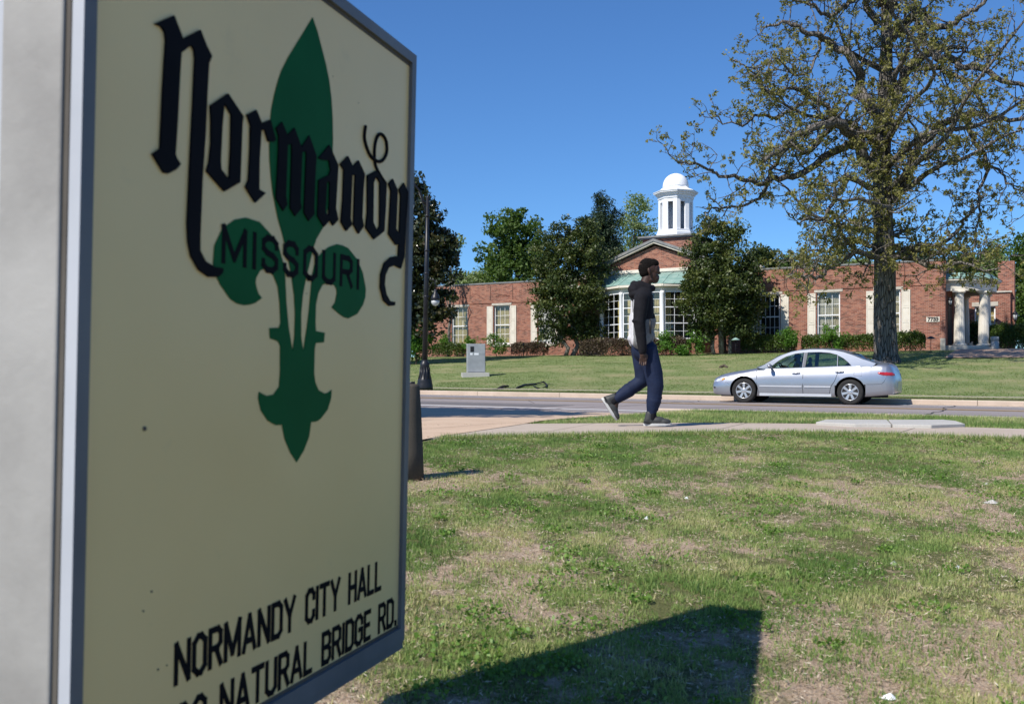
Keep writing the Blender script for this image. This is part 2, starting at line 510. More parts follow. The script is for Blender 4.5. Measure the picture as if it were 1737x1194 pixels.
us = axis((-300, -40, 20), (-40, -12, 1.0), (-12, 12, .2), (12, 40, 1.0), (40, 320, 20))
vs = np.append(axis((-200, -20, 20), (-20, 0, 1.0), (0, KN, .2)), KN + .05)
def near_under(x, y):
    z = near_z(x, y)
    under = (y > yn(x) + .1) & (y < yf(x) - .1) & (x > dwx(y))
    dr = (x < dwx(y) - .15) & (x > -9)
    return z - np.where(under | dr, .06, 0)
grid('near_ground', us, vs, near_under, M['lawn'], extra=near_dry)
us2 = axis((-600, -60, 60), (-60, 70, 1.0), (70, 700, 60))
vs2 = np.append(axis((KF + .15, 60, .6), (60, 120, 10), (120, 900, 100)), 1500)
grid('far_ground', us2, vs2, far_z, M['lawn2'], extra=far_dry)

def strip(name, u0, u1, v0, v1, dz, mat, kind='structure', fz=None, n=60, zf=None):
    mb = MB(); U_ = np.linspace(u0, u1, n + 1)
    for a, b in zip(U_[:-1], U_[1:]):
        def z(u, v):
            p = W(u, v); return (R(u) if fz is None else float(fz(p.x, p.y))) + dz
        pts = [W(a, v0, z(a, v0)), W(b, v0, z(b, v0)), W(b, v1, z(b, v1)), W(a, v1, z(a, v1))]
        mb.face(pts[::-1], [(a, v1), (b, v1), (b, v0), (a, v0)])
    return tag(mb.build(name, mat), kind=kind)
strip('road', -120, 160, KN + .14, KF - .55, 0, M['asphalt'])
strip('gutter', -120, 160, KF - .55, KF + .01, .004, M['kerb'])
def kerb(name, u0, u1, v0, v1, h):
    mb = MB(); n = max(2, int(abs(u1 - u0) / 3)); U_ = np.linspace(u0, u1, n + 1)
    prof = [(v0, -.10), (v0, h - .02), (v0 + .03, h), (v1 - .03, h), (v1, h - .02), (v1, -.10)]
    for a, b in zip(U_[:-1], U_[1:]):
        for (va, ha), (vb, hb) in zip(prof[:-1], prof[1:]):
            mb.face([W(a, va, R(a) + ha), W(a, vb, R(a) + hb), W(b, vb, R(b) + hb), W(b, va, R(b) + ha)], [(a, va), (a, vb), (b, vb), (b, va)])
    o = mb.build(name, M['kerb'], recalc=True); return tag(o, kind='structure')
kerb('kerb', -100, 5.9, KN - .02, KN + .15, .135)
kerb('kerb', 19.5, 120, KN - .02, KN + .15, .135)
kerb('kerb', -120, 160, KF, KF + .17, .135)
# driveway
mb = MB(); ry = np.linspace(-3.0, 17.02, 60)
def wleft(y): return np.interp(y, [-3, 5, 12, 23.3], [-11, -9.5, -9.5, -10.2])
rows = []
for t in np.linspace(0, 1, 60):
    yr = -3 + t * (17.02 + 3); xr = float(dwx(yr)) if yr >= 3 else -3.4 + (yr - 3) * .5
    yl = -3 + t * (23.6 + 3); xl = float(wleft(yl))
    # at the street the driveway ends on the kerb line
    row = []
    for s_ in np.linspace(0, 1, 24):
        x = xr + (xl - xr) * s_; y = yr + (yl - yr) * s_
        if t > .97: y = (KN + .16 - Vd[0] * x) / Vd[1]
        elif uvof(x, y)[1] > KN: y = (KN - .05 - Vd[0] * x) / Vd[1]
        row.append(Vector((x, y, float(near_z(x, y)) + CZ + .018)))
    rows.append(row)
for i in range(59):
    for j in range(23):
        a, b, c, d = rows[i][j], rows[i][j + 1], rows[i + 1][j + 1], rows[i + 1][j]
        mb.face([a, d, c, b], [tuple(uvof(q.x, q.y)) for q in (a, d, c, b)])
tag(mb.build('driveway', M['drive']), kind='structure')
# near sidewalk
mb = MB(); xs_ = np.linspace(0, 1, 160); run = 0
for ta, tb in zip(xs_[:-1], xs_[1:]):
    a, b, af, bf = -.72 + 13 * ta, -.72 + 13 * tb, .10 + 13.4 * ta, .10 + 13.4 * tb
    pa, pb, pc, pd = [Vector((x, float(y), float(near_z(x, yn(x) + .02)) * .3 + .7 * float(near_z(x, yf(x))) + CZ + .014)) for x, y in ((a, yn(a)), (b, yn(b)), (bf, yf(bf)), (af, yf(af)))]
    L = (pb - pa).length
    mb.face([pa, pb, pc, pd], [(run, 0), (run + L, 0), (run + L, 1.8), (run, 1.8)])
    lo = Vector((0, 0, -.09))
    mb.face([pa + lo, pb + lo, pb, pa], [(.6, 0)] * 4); mb.face([pd, pc, pc + lo, pd + lo], [(.6, 0)] * 4)
    run += L
tag(mb.build('sidewalk', M['walk']), kind='structure')
strip('sidewalk', -110, 150, 30.15, 31.35, .07, M['walk'], fz=far_z, n=120)
# painted lines
strip('road_marking', -100, 150, 18.27, 18.52, .006, M['whiteline'])
strip('road_marking', -100, 150, 23.93, 24.15, .006, M['yellow'])
strip('road_marking', -100, 150, 24.45, 24.67, .006, M['yellow'])
strip('road_marking', -100, 150, 27.1, 27.3, .006, M['whiteline'])
# repairs and tar seams in the asphalt, plus one shadow painted as a strip
M['tar'] = mat_noisy('tar and shadow line', (.035, .033, .035), (.06, .056, .056), 9, .7)
M['patch'] = mat_noisy('asphalt patch', (.12, .11, .112), (.17, .155, .155), 30, .9)
strip('tar_and_shadow_line', -60, 60, 25.88, 25.98, .005, M['tar'])  # thin shadow along the road, painted as a dark strip
strip('tar_and_shadow_line', -60, 60, 21.2, 21.24, .005, M['tar'])
strip('asphalt_patch', -6.2, -2.9, 21.6, 23.6, .004, M['patch'], n=4)
strip('asphalt_patch', 9.5, 15.5, 19.2, 20.9, .004, M['patch'], n=4)
for k, u_ in enumerate((-9.3, -3.4, 2.2, 8.8, 14.5, 21, 30)):
    mb = MB(); r = np.random.default_rng(k); v_ = KN + .3; p = u_
    while v_ < KF - .7:
        q = p + (r.random() - .5) * .22; mb.face([W(p, v_, R(p) + .007), W(p - .035, v_, R(p) + .007), W(q - .035, v_ + .5, R(q) + .007), W(q, v_ + .5, R(q) + .007)]); p = q; v_ += .5
    tag(mb.build('tar_and_shadow_line', M['tar'], recalc=True), kind='structure')
# brick forecourt
for va, vb in ((48.8, 50.7), (50.7, 52.6), (52.6, 54.5), (54.5, 56.4), (56.4, 75)): strip('forecourt', -30, 3.9, va, vb, .035, M['paver'], fz=far_z, n=20)
mb = MB()
strip('planting_bed', 5, 36.5, 54.6, 57.4, .015, mat_noisy('mulch', (.06, .04, .028), (.17, .12, .08), 20, .95, bump=.5), fz=far_z, n=40)

# ------------------------------------------------------------------ grass
def inside_near_grass(x, y):
    u, v = uvof(x, y)
    lawn = (y < yn(x) - .02) & (x > dwx(y) + .05)
    stripg = (y > yf(x) + .03) & (v < KN - .03) & (x > dwx(y) + .05)
    return lawn | stripg
def blades(name, x, y, zf, length, width, dry, mat, lean=.5, tone=None):
    N = len(x); r = np.random.default_rng(5)
    z = zf(x, y) + CZ - .004
    base = np.stack([x, y, z], 1)
    a = r.random(N) * 2 * np.pi; l = length * (.45 + .9 * r.random(N)); rn = r.random(N)
    if tone is not None: rn = np.clip(.45 * rn + .75 * tone - .08, 0, 1)
    ln = lean * r.random(N); ln = np.where(dry > .5, 1.1 + .45 * r.random(N), ln); l = np.where(dry > .5, l * .75, l)
    tip = np.stack([np.cos(a) * np.sin(ln), np.sin(a) * np.sin(ln), np.cos(ln)], 1) * l[:, None]
    tip[:, 2] += np.where(dry > .5, .004, 0)
    b = r.random(N) * 2 * np.pi; wv = np.stack([np.cos(b), np.sin(b), np.zeros(N)], 1) * (width * (.6 + .8 * r.random(N)))[:, None]
    T = np.stack([base - wv / 2, base + wv / 2, base + tip], 1)
    o = quads_obj(name, T, mat, rnd=rn, extra=dry, k=3)
    tag(o, kind='stuff'); 
    return o
def mat_blade(name, g, d):
    n = NT(name); r = n.attr('rnd'); dr = n.attr('dry')
    c = n.mix(n.ramp(dr, [(.45, 0), (.55, 1)]), n.ramp(r, g), n.ramp(r, d))
    n.set(c, .6, 0, .25)
    tr = n.n('ShaderNodeBsdfTranslucent'); n.l(n.mix(1.0, c, (1.3, 1.4, .8), 'MULTIPLY'), tr.inputs[0])
    mx = n.n('ShaderNodeMixShader'); mx.inputs[0].default_value = .3
    n.l(n.p.outputs[0], mx.inputs[1]); n.l(tr.outputs[0], mx.inputs[2]); n.l(mx.outputs[0], n.out.inputs[0]); return n.m
M['blade'] = mat_blade('grass blades', [(0, (.10, .185, .045)), (.4, (.205, .295, .085)), (.75, (.34, .39, .145)), (1, (.54, .48, .27))],
                       [(0, (.20, .13, .085)), (.4, (.38, .29, .20)), (.85, (.56, .47, .36)), (1, (.27, .13, .07))])
def scatter(n, y0, y1, wmul=1.0):
    r = RNG
    y = y0 + (y1 - y0) * r.random(n) ** .8
    x = -.30 * y + (.94 * y + .9) * r.random(n)
    return x, y
# camera-side lawn: green tufts where it is lush, lying straw where it is dry
x, y = scatter(1350000, 1.9, 9.9); k = (y < yn(x) - .02) & (x > dwx(y) + .05); x, y = x[k], y[k]
dv = near_dry(x, y) + (RNG.random(len(x)) - .5) * .22 + (fbm(x, y, 9, 31, 2) - .5) * .45
clump = fbm(x, y, 11, 55, 3); dv = dv + (fbm(x, y, 5.0, 91, 4) - .5) * 1.25
isdry = dv > .52
isdry = np.where(isdry & (RNG.random(len(x)) < .30), False, isdry) | (RNG.random(len(x)) < .10)
keep = np.where(isdry, RNG.random(len(x)) < .42, RNG.random(len(x)) < sstep((clump - .34) / .18))
tone_ = sstep((fbm(x, y, 2.1, 66, 4) - .25) / .5)
x, y, isdry, tone_ = x[keep], y[keep], isdry[keep], tone_[keep]; print('blades', len(x))
blades('lawn_grass', x, y, near_z, .024, .0048, isdry.astype(float), M['blade'], .9, tone_)
x, y = scatter(26000, 2.2, 9.6); k = (y < yn(x) - .05) & (x > dwx(y) + .1) & (fbm(x, y, 2.6, 77, 3) > .56); x, y = x[k], y[k]
blades('lawn_grass', x, y, near_z, .036, .007, np.zeros(len(x)), M['blade'], .7)
x = RNG.random(150000) * 13 - .5; y = 9.0 + RNG.random(150000) * 9; u_, v_ = uvof(x, y)
k = (y > yf(x) + .02) & (v_ < KN - .02) & (x > dwx(y) + .03); x, y = x[k], y[k]
blades('verge_grass', x, y, near_z, .048, .007, (RNG.random(len(x)) < .14).astype(float), M['blade'], 1.0, sstep((fbm(x, y, 1.5, 68, 4) - .25) / .5))
x = -1 + 9 * RNG.random(30000); y = yn(x) - .13 * RNG.random(len(x)) ** 1.5 + .03; k = x > dwx(y) + .05; x, y = x[k], y[k]
blades('lawn_grass', x, y, near_z, .055, .006, (RNG.random(len(x)) < .15).astype(float), M['blade'], 1.1)
# clover / broad-leaf weeds in the lawn
def weeds(cx, cy, rad, n, size, mat, name, z=None):
    r = np.random.default_rng(int(abs(cx * 100 + cy * 7)))
    a = r.random(n) * 6.283; d = rad * np.sqrt(r.random(n)); x = cx + np.cos(a) * d; y = cy + np.sin(a) * d * 1.1
    c = np.stack([x, y, near_z(x, y) + CZ + .01 + .02 * r.random(n)], 1)
    return leaf_quads(c, size, r, .7, 0, .5)
WL = []
for i in range(170):
    cy = 2.6 + 6.4 * random.random(); cx = (-.1 + .66 * random.random()) * cy
    if cx > float(dwx(cy)) + .2 and cy < float(yn(cx)) - .1 and float(near_dry(cx, cy)) < .60:
        WL.append(weeds(cx, cy, (.04 + .13 * random.random()), 70, .015, None, ''))
WQ = np.concatenate(WL)
M['weed'] = mat_leaf('clover leaves', [(0, (.07, .145, .022)), (.6, (.14, .245, .04)), (1, (.24, .35, .10))], .25, nscale=2)
o = quads_obj('ground_cover', WQ, M['weed'], rnd=RNG.random(len(WQ))); tag(o, kind='stuff')
# straw and dead-leaf litter
n = 120000; x, y = scatter(n, 2.2, 9.4); k = (y < yn(x) - .05) & (x > dwx(y) + .1) & (near_dry(x, y) > .36); x, y = x[k], y[k]
c = np.stack([x, y, near_z(x, y) + CZ + .008 + .010 * RNG.random(len(x))], 1)
q = leaf_quads(c, .017, RNG, .16, 0, .9); q[:, :, 2] = c[:, None, 2] + (q[:, :, 2] - c[:, None, 2]) * .45
M['litter'] = mat_leaf('dead grass litter', [(0, (.16, .09, .05)), (.35, (.38, .30, .20)), (.8, (.55, .48, .37)), (1, (.70, .66, .58))], 0, .9, .1, 3)
o = quads_obj('dry_litter', q, M['litter'], rnd=RNG.random(len(q))); tag(o, kind='stuff')
# grit and leaf debris along kerbs and walk edges
n = 5200; rr_ = np.random.default_rng(77); u_ = -22 + 60 * rr_.random(n); side = rr_.integers(0, 3, n)
v_ = np.where(side == 0, KF - .04 - .5 * rr_.random(n) ** 2.2, np.where(side == 1, KN + .18 + .6 * rr_.random(n) ** 2.2, KF + .05 + .1 * rr_.random(n)))
x = u_ * Ud[0] + v_ * Vd[0]; y = u_ * Ud[1] + v_ * Vd[1]; z = R(u_) + CZ + np.where(side == 2, .145, .02)
q = leaf_quads(np.stack([x, y, z], 1), .035, rr_, .5, 0, .8); q[:, :, 2] = z[:, None] + (q[:, :, 2] - z[:, None]) * .3
o = quads_obj('gutter_debris', q, M['litter'], rnd=rr_.random(n) * .6); tag(o, kind='stuff')
n = 1500; x = -1 + 8 * rr_.random(n); y = np.where(rr_.random(n) < .5, yn(x) + .12 * rr_.random(n), yf(x) - .15 * rr_.random(n)); z = near_z(x, y) * .3 + .7 * near_z(x, yf(x)) + CZ + .02
q = leaf_quads(np.stack([x, y, z], 1), .016, rr_, .4, 0, .8); q[:, :, 2] = z[:, None] + (q[:, :, 2] - z[:, None]) * .3
o = quads_obj('path_debris', q, M['litter'], rnd=rr_.random(n) * .7); tag(o, kind='stuff')
# far lawn tufts
n = 260000; u_ = -14 + 62 * RNG.random(n); v_ = 31.6 + 23 * RNG.random(n) ** 1.15
x = u_ * Ud[0] + v_ * Vd[0]; y = u_ * Ud[1] + v_ * Vd[1]
k = ~((v_ > 30.1) & (v_ < 31.4)) & ~((v_ > 48.6) & (u_ < 4.1)); x, y = x[k], y[k]
M['blade2'] = mat_blade('far grass blades', [(0, (.07, .12, .02)), (.5, (.13, .19, .045)), (.8, (.22, .27, .09)), (1, (.34, .34, .15))], [(0, (.24, .20, .10)), (.6, (.36, .31, .17)), (1, (.42, .36, .24))])
blades('far_lawn_grass', x, y, far_z, .04, .028, ((far_dry(x, y) + .3 * RNG.random(len(x))) > .60).astype(float), M['blade2'], 1.1, sstep((fbm(x, y, .8, 67, 5) - .25) / .5))

# ================================================================== CITY SIGN (near, left)
cor = P(707, 95, 2.6)                                     # far top corner of the cabinet face
bot = P(686, 1085, 2.6)
fd = Vector((-.3007, -.9537, 0))                          # along the face, towards the camera
fn = Vector((.9537, -.3007, 0))                           # out of the lettered face
lean = (cor - bot); lean.y = 0
upv = lean.normalized()                                    # the sign leans about one degree
fn = upv.cross(fd).normalized(); fn = fn if fn.x > 0 else -fn
SH = lean.length; SW = 1.212; TH = .20
base_c = cor - upv * (SH + .30)
sg = thing('sign', 'tall cream cabinet sign with green fleur-de-lis and blackletter town name on the lawn', 'sign', (cor.x, cor.y, base_c.z))
M['alu'] = mat_noisy('weathered aluminium post', (.27, .26, .245), (.38, .37, .35), 3, .6, 0, bump=.15, bscale=25)
M['alu2'] = mat_noisy('sunlit aluminium frame edge', (.42, .44, .48), (.48, .50, .54), 3, .5, 0, spec=.3)
n_ = NT('cream sign face')
c_ = n_.mix(n_.ramp(n_.noise(1.2, 3), [(.3, 0), (.7, 1)]), (.80, .60, .275), (.87, .675, .33))
c_ = n_.mix(n_.math('MULTIPLY', n_.ramp(n_.noise(7, 8, .75), [(.60, 0), (.85, 1)]), .35), c_, (.50, .42, .25))
n_.set(c_, .35, 0, .3); M['signface'] = n_.m
M['signblack'] = mat_noisy('sign black vinyl', (.006, .006, .008), (.010, .010, .013), 4, .7, spec=.05)
M['signgreen'] = mat_noisy('sign green vinyl', (.004, .095, .026), (.006, .115, .034), 3, .6, spec=.08)
M['framedark'] = mat_noisy('shaded mill aluminium frame', (.12, .13, .145), (.17, .18, .195), 3, .5, 0, spec=.3)  # frame metal darkened; the shade on it is put into the colour
M['rubber'] = mat_noisy('dark gasket', (.07, .06, .05), (.11, .10, .085), 4, .7)
O3 = cor                                                   # frame: s along fd, t down
def SF(s_, t_, d=0.0): return cor + fd * s_ - upv * t_ + fn * d
FWd = .026; REC = .009
mb = MB()                                                  # box shell behind the frame
mb.box(SF(0.002, .002, -TH), fd * (SW - .004), -upv * (SH - .004), fn * (TH - REC - .004))
mb.build('cabinet', M['alu2'], sg, bevel=.003)
mb = MB()                                                  # mitred frame
def fr(s0, t0, s1, t1, inn):
    pass
oc = [(0, 0), (SW, 0), (SW, SH), (0, SH)]; ic = [(FWd, FWd), (SW - FWd, FWd), (SW - FWd, SH - FWd * 1.4), (FWd, SH - FWd * 1.4)]
for i in range(4):
    j = (i + 1) % 4
    a, b, c2, d2 = oc[i], oc[j], ic[j], ic[i]
    vs_ = [SF(*a), SF(*b), SF(*c2), SF(*d2)]; bk = [p - fn * REC for p in vs_]
    mb.mesh(vs_ + bk, [(0, 1, 2, 3), (7, 6, 5, 4), (0, 4, 5, 1), (1, 5, 6, 2), (2, 6, 7, 3), (3, 7, 4, 0)])
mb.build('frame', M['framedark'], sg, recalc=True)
mb = MB(); mb.box(SF(SW - .0005, .0005, -REC - .012), fd * .0012, -upv * (SH - .001), fn * (REC + .0115)); mb.build('lit_edge_strip', M['alu2'], sg)  # paler strip over the frame's near end, sunlight put into its colour
mb = MB()
mb.box(SF(FWd, FWd, -REC - .003), fd * (SW - 2 * FWd), -upv * (SH - 2.4 * FWd), fn * .003)
mb.build('face_panel', M['signface'], sg)
mb = MB(); mb.box(SF(FWd, FWd - .0, -REC), fd * (SW - 2 * FWd), -upv * .009, fn * .0012); mb.build('retainer_gap', M['rubber'], sg); mb = MB(); mb.box(SF(FWd, SH - FWd * 1.4 - .008, -REC), fd * (SW - 2 * FWd), -upv * .008, fn * .0012)
mb.build('retainer_gap', M['rubber'], sg)
FD = -REC + .0006
mb = MB()                                                  # lower skirt rail
mb.box(SF(.0, SH + .001, -TH), fd * SW, -upv * .02, fn * (TH - .004))
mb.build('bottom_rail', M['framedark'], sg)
# weathered end panel of the cabinet, dark gasket between it and the face frame
mb = MB(); mb.box(SF(SW - .0015, .001, -.032), fd * .008, -upv * (SH + .018), -fn * .112)
mb.build('end_panel', M['alu'], sg, bevel=.004)
mb = MB(); mb.box(SF(SW - .0015, .002, -.0225), fd * .003, -upv * SH, -fn * .009)
mb.build('gasket', M['rubber'], sg)
for s_ in (.78, 1.06):
    mb = MB(); mb.box(SF(s_, SH + .022, -.16), fd * .09, -upv * .5, fn * .09); mb.build('post', M['alu'], sg, bevel=.004)

def unproj(px, py):
    """photo pixel -> (s, t) on the face panel plane"""
    r = Vector(((px - CX) / F, 1, (HY - py) / F)); c = Vector((0, 0, CZ)); pl = SF(0, 0, FD)
    k = (pl - c).dot(fn) / r.dot(fn); q = c + r * k - pl
    Mx = Matrix((fd, -upv, fn)).transposed().inverted() @ q
    return (Mx.x, Mx.y)
def glyph(mb, outer, holes=(), d=.0025):
    po = [unproj(*p) for p in outer]; ph = [[unproj(*p) for p in h] for h in holes]
    mb.prism(po, ph, SF(0, 0, FD), fd, -upv, fn, d)
# fleur
zz = lambda L: [(340 + a / 2.597, 340 + b / 2.597) for a, b in L]
fl = [(530, 30), (538, 53), (545, 80), (552, 107), (558, 136), (562, 168), (564, 201), (564.5, 240), (563, 281), (560, 318), (556, 350)] + zz([(545, 110), (510, 170), (495, 215), (480, 280), (465, 340), (450, 420), (443, 500), (443, 600), (452, 665),
    (468, 560), (478, 480), (485, 400), (490, 340), (500, 290), (515, 250), (540, 225), (565, 205), (600, 193), (625, 198), (650, 210), (690, 260), (715, 320), (728, 390), (726, 425), (715, 460), (690, 500), (650, 520), (630, 514), (610, 500), (577, 472),
    (592, 450), (600, 410), (598, 390), (590, 375), (565, 362), (550, 364), (535, 375), (518, 410), (508, 460), (506, 540), (508, 575), (547, 583), (543, 625), (508, 628), (503, 650), (500, 760), (505, 800), (520, 835), (545, 850), (560, 847), (577, 833),
    (575, 870), (560, 920), (530, 960), (515, 971), (500, 975), (487, 975), (478, 1040), (455, 1100), (423, 1153), (395, 1110), (370, 1050), (358, 988), (330, 990), (295, 970), (265, 925), (253, 870), (257, 843), (290, 860), (320, 855), (345, 820), (350, 760), (350, 640), (340, 620),
    (305, 608), (303, 562), (345, 560), (352, 540), (348, 450), (340, 380), (320, 330), (290, 305), (275, 303), (262, 310), (245, 340), (242, 360), (245, 380), (255, 410), (270, 430), (240, 452), (215, 460), (190, 462), (160, 455), (130, 435), (85, 370), (62, 320), (55, 280), (60, 200), (95, 125), (150, 85), (200, 76), (260, 95),
    (310, 150), (345, 205), (365, 280), (373, 340), (378, 450), (388, 560), (405, 662), (413, 600), (416, 500), (412, 420), (400, 330), (380, 230), (360, 150), (340, 80), (330, 30)]) + [(462, 325), (459, 298), (457, 271), (456.5, 240), (457.5, 211), (460, 186), (465, 161), (470.5, 140), (477, 120.6), (489, 97), (502.5, 75), (516, 53)]
mb = MB(); glyph(mb, fl, d=.0008); mb.build('emblem', M['signgreen'], sg)
# blackletter name
G = []
G.append(([(260, 41.5), (292.8, 27), (308, 66.6), (337.6, 51.5), (348, 78), (357, 96), (352, 108), (349.5, 150), (346, 230), (341, 300), (337, 400), (337, 425), (346, 443), (362, 453), (376, 455), (376, 462), (368, 470), (352, 470), (335, 458), (322, 435), (317, 410), (315.5, 380), (319, 300), (325, 180), (328.5, 100), (327, 86), (322, 77), (305, 90), (303, 120), (299, 200), (295, 262), (297, 268), (304, 279), (296, 288), (282, 295), (275, 293), (256, 262), (269.5, 252), (270, 240), (274, 150), (279, 70), (277, 55), (271, 46)], []))
G.append(([(384.7, 159.3), (410.5, 198), (408.7, 210), (405, 309.4), (378.3, 325), (348.3, 291), (352.5, 276), (356, 243), (356, 204.5), (354.9, 179.6)],
          [[(378.3, 175), (390.2, 195.2), (389.3, 250.5), (386.6, 305.7), (372.7, 287.3), (371.8, 272.6), (374.6, 213.7)]]))
G.append(([(432.6, 187), (441.8, 209.6), (456.5, 203.5), (465.7, 237.6), (462, 241), (452.9, 240.4), (447.3, 221), (440.9, 222), (437.8, 269), (437.2, 321.4), (448.3, 327.8), (430.8, 344), (414.5, 317.7), (419.7, 305.7), (422.5, 250.5), (423, 213.7), (416.9, 195.2)], []))
G.append(([(476.2, 207.2), (485.5, 230), (497.3, 217.3), (509.3, 250.5), (522.4, 230.4), (534.5, 264.5), (532.5, 300.7), (530.5, 353), (531.5, 363), (521.4, 375), (513.4, 361), (514.4, 341), (517.4, 264.5), (516.4, 256.5), (510.4, 258.5), (507.3, 341), (509.3, 353), (498.3, 367), (489.8, 353), (492.7, 264.5), (492.3, 244.4), (485.8, 246.4), (482.6, 332.9), (485.2, 347), (478.2, 358), (466, 337), (470.2, 256.5), (470.2, 230.4), (466, 218)], []))
G.append(([(556.6, 246.4), (571.7, 280.6), (567.6, 353), (571.7, 373), (563, 383), (557.6, 373), (547.5, 385), (536.5, 367), (538.5, 306), (555.6, 297), (558.6, 288.6), (555.6, 272.6), (544.5, 271.6), (538, 268.5)],
          [[(552.6, 308), (549.5, 361), (555.8, 366), (557, 310)]]))
G.append(([(588.4, 265), (596.7, 283), (606.3, 272.4), (616.8, 295.4), (614.6, 318.8), (612.4, 368.6), (615.2, 383.8), (606.3, 396.8), (598, 381), (599.4, 338.2), (600.8, 297.7), (595.6, 296), (592.5, 371.4), (595.3, 381), (585.6, 392), (576.8, 376.9), (580, 338.2), (581.5, 288.4), (575.4, 278.8)], []))
G.append(([(621.5, 298), (636, 290), (654, 310), (652.5, 350), (650, 392.2), (632.6, 406), (618.8, 387), (621.5, 360)], [[(636, 299), (642.8, 310.6), (642.3, 384), (637.5, 391.5), (631.2, 376.9), (632, 310.6)]]))
G.append(([(664.4, 303.6), (672.7, 323), (670, 388), (675.6, 397), (678, 333), (675.4, 321.6), (683.2, 310.6), (690.6, 327), (686.5, 379.7), (684.3, 434.9), (678.2, 455.7), (667, 450), (657.5, 454), (652, 466.7), (650.6, 482), (653.3, 498.5), (660, 511), (668.5, 512.3), (667.7, 517.9), (658.9, 519), (649, 509.6), (643.6, 487.5), (644.5, 465.3), (650.6, 446), (661.6, 436.3), (674, 434.4), (675, 414), (669.9, 415.6), (657.5, 397.6), (660, 354.8), (661.6, 324.4), (657.5, 312)], []))
mb = MB()
for a, h in G: glyph(mb, a, h, .004)
fl2 = [(618.8, 213.8), (616.8, 230.4), (618.5, 243), (624, 259), (631, 269), (642, 274.6), (650.6, 269), (655, 255), (652.5, 236), (643.6, 227.6), (637.2, 236), (634, 255.3), (635.4, 280), (645, 299.5), (652, 310)]
def catmull(L, n=4):
    o = []
    for i in range(len(L) - 1):
        p0, p1, p2, p3 = (np.array(L[max(i - 1, 0)]), np.array(L[i]), np.array(L[i + 1]), np.array(L[min(i + 2, len(L) - 1)]))
        for k in range(n):
            t = k / n; o.append(tuple(.5 * ((2 * p1) + (p2 - p0) * t + (2 * p0 - 5 * p1 + 4 * p2 - p3) * t * t + (3 * p1 - p0 - 3 * p2 + p3) * t ** 3)))
    return o + [tuple(L[-1])]
pth = [SF(*unproj(*p), FD + .002) for p in catmull(fl2)]
mb.tube(pth, .0042, 6)
mb.build('lettering', M['signblack'], sg)
# condensed capitals, strokes on a unit cell 0..W x 0..1
cx_ = .16
def oct_(w, a=.16): return [(a, 0), (w - a, 0), (w, a), (w, 1 - a), (w - a, 1), (a, 1), (0, 1 - a), (0, a), (a, 0)]
LT = {
 'N': (.5, [[(0, 0), (0, 1)], [(0, 1), (.5, 0)], [(.5, 0), (.5, 1)]]), 'O': (.46, [oct_(.46)]), '0': (.46, [oct_(.46)]),
 'R': (.48, [[(0, 0), (0, 1), (.34, 1), (.46, .88), (.46, .6), (.34, .48), (0, .48)], [(.26, .48), (.48, 0)]]),
 'M': (.64, [[(0, 0), (0, 1)], [(0, 1), (.32, .12)], [(.32, .12), (.64, 1)], [(.64, 1), (.64, 0)]]),
 'A': (.54, [[(0, 0), (.27, 1)], [(.27, 1), (.54, 0)], [(.09, .27), (.45, .27)]]), 'D': (.46, [[(0, 0), (0, 1), (.32, 1), (.46, .86), (.46, .14), (.32, 0), (0, 0)]]),
 'Y': (.52, [[(0, 1), (.26, .45)], [(.52, 1), (.26, .45)], [(.26, .5), (.26, 0)]]), 'C': (.44, [[(.44, .72), (.44, .86), (.32, 1), (.14, 1), (0, .86), (0, .14), (.14, 0), (.32, 0), (.44, .14), (.44, .28)]]),
 'I': (.0, [[(0, 0), (0, 1)]]), 'T': (.5, [[(0, 1), (.5, 1)], [(.25, 1), (.25, 0)]]), 'H': (.46, [[(0, 0), (0, 1)], [(.46, 0), (.46, 1)], [(0, .5), (.46, .5)]]),
 'L': (.38, [[(0, 1), (0, 0), (.38, 0)]]), 'U': (.46, [[(0, 1), (0, .14), (.14, 0), (.32, 0), (.46, .14), (.46, 1)]]),
 'B': (.46, [[(0, 0), (0, 1), (.33, 1), (.45, .88), (.45, .64), (.33, .52), (0, .52)], [(.33, .52), (.46, .40), (.46, .13), (.33, 0), (0, 0)]]),
 'G': (.46, [[(.46, .72), (.46, .86), (.32, 1), (.14, 1), (0, .86), (0, .14), (.14, 0), (.32, 0), (.46, .14), (.46, .5), (.26, .5)]]),
 'E': (.40, [[(.40, 1), (0, 1), (0, 0), (.40, 0)], [(0, .52), (.33, .52)]]), 'S': (.44, [[(.44, .74), (.44, .86), (.32, 1), (.13, 1), (0, .87), (0, .66), (.12, .54), (.32, .46), (.44, .34), (.44, .13), (.31, 0), (.13, 0), (0, .14), (0, .26)]]),
 '.': (.05, [[(.02, -.04), (.02, .04)]]), '7': (.44, [[(0, 1), (.44, 1), (.14, 0)]]), '3': (.44, [[(0, .84), (.13, 1), (.32, 1), (.44, .87), (.44, .64), (.32, .52), (.16, .52)], [(.32, .52), (.44, .40), (.44, .13), (.31, 0), (.13, 0), (0, .16)]]), ' ': (.3, [])}
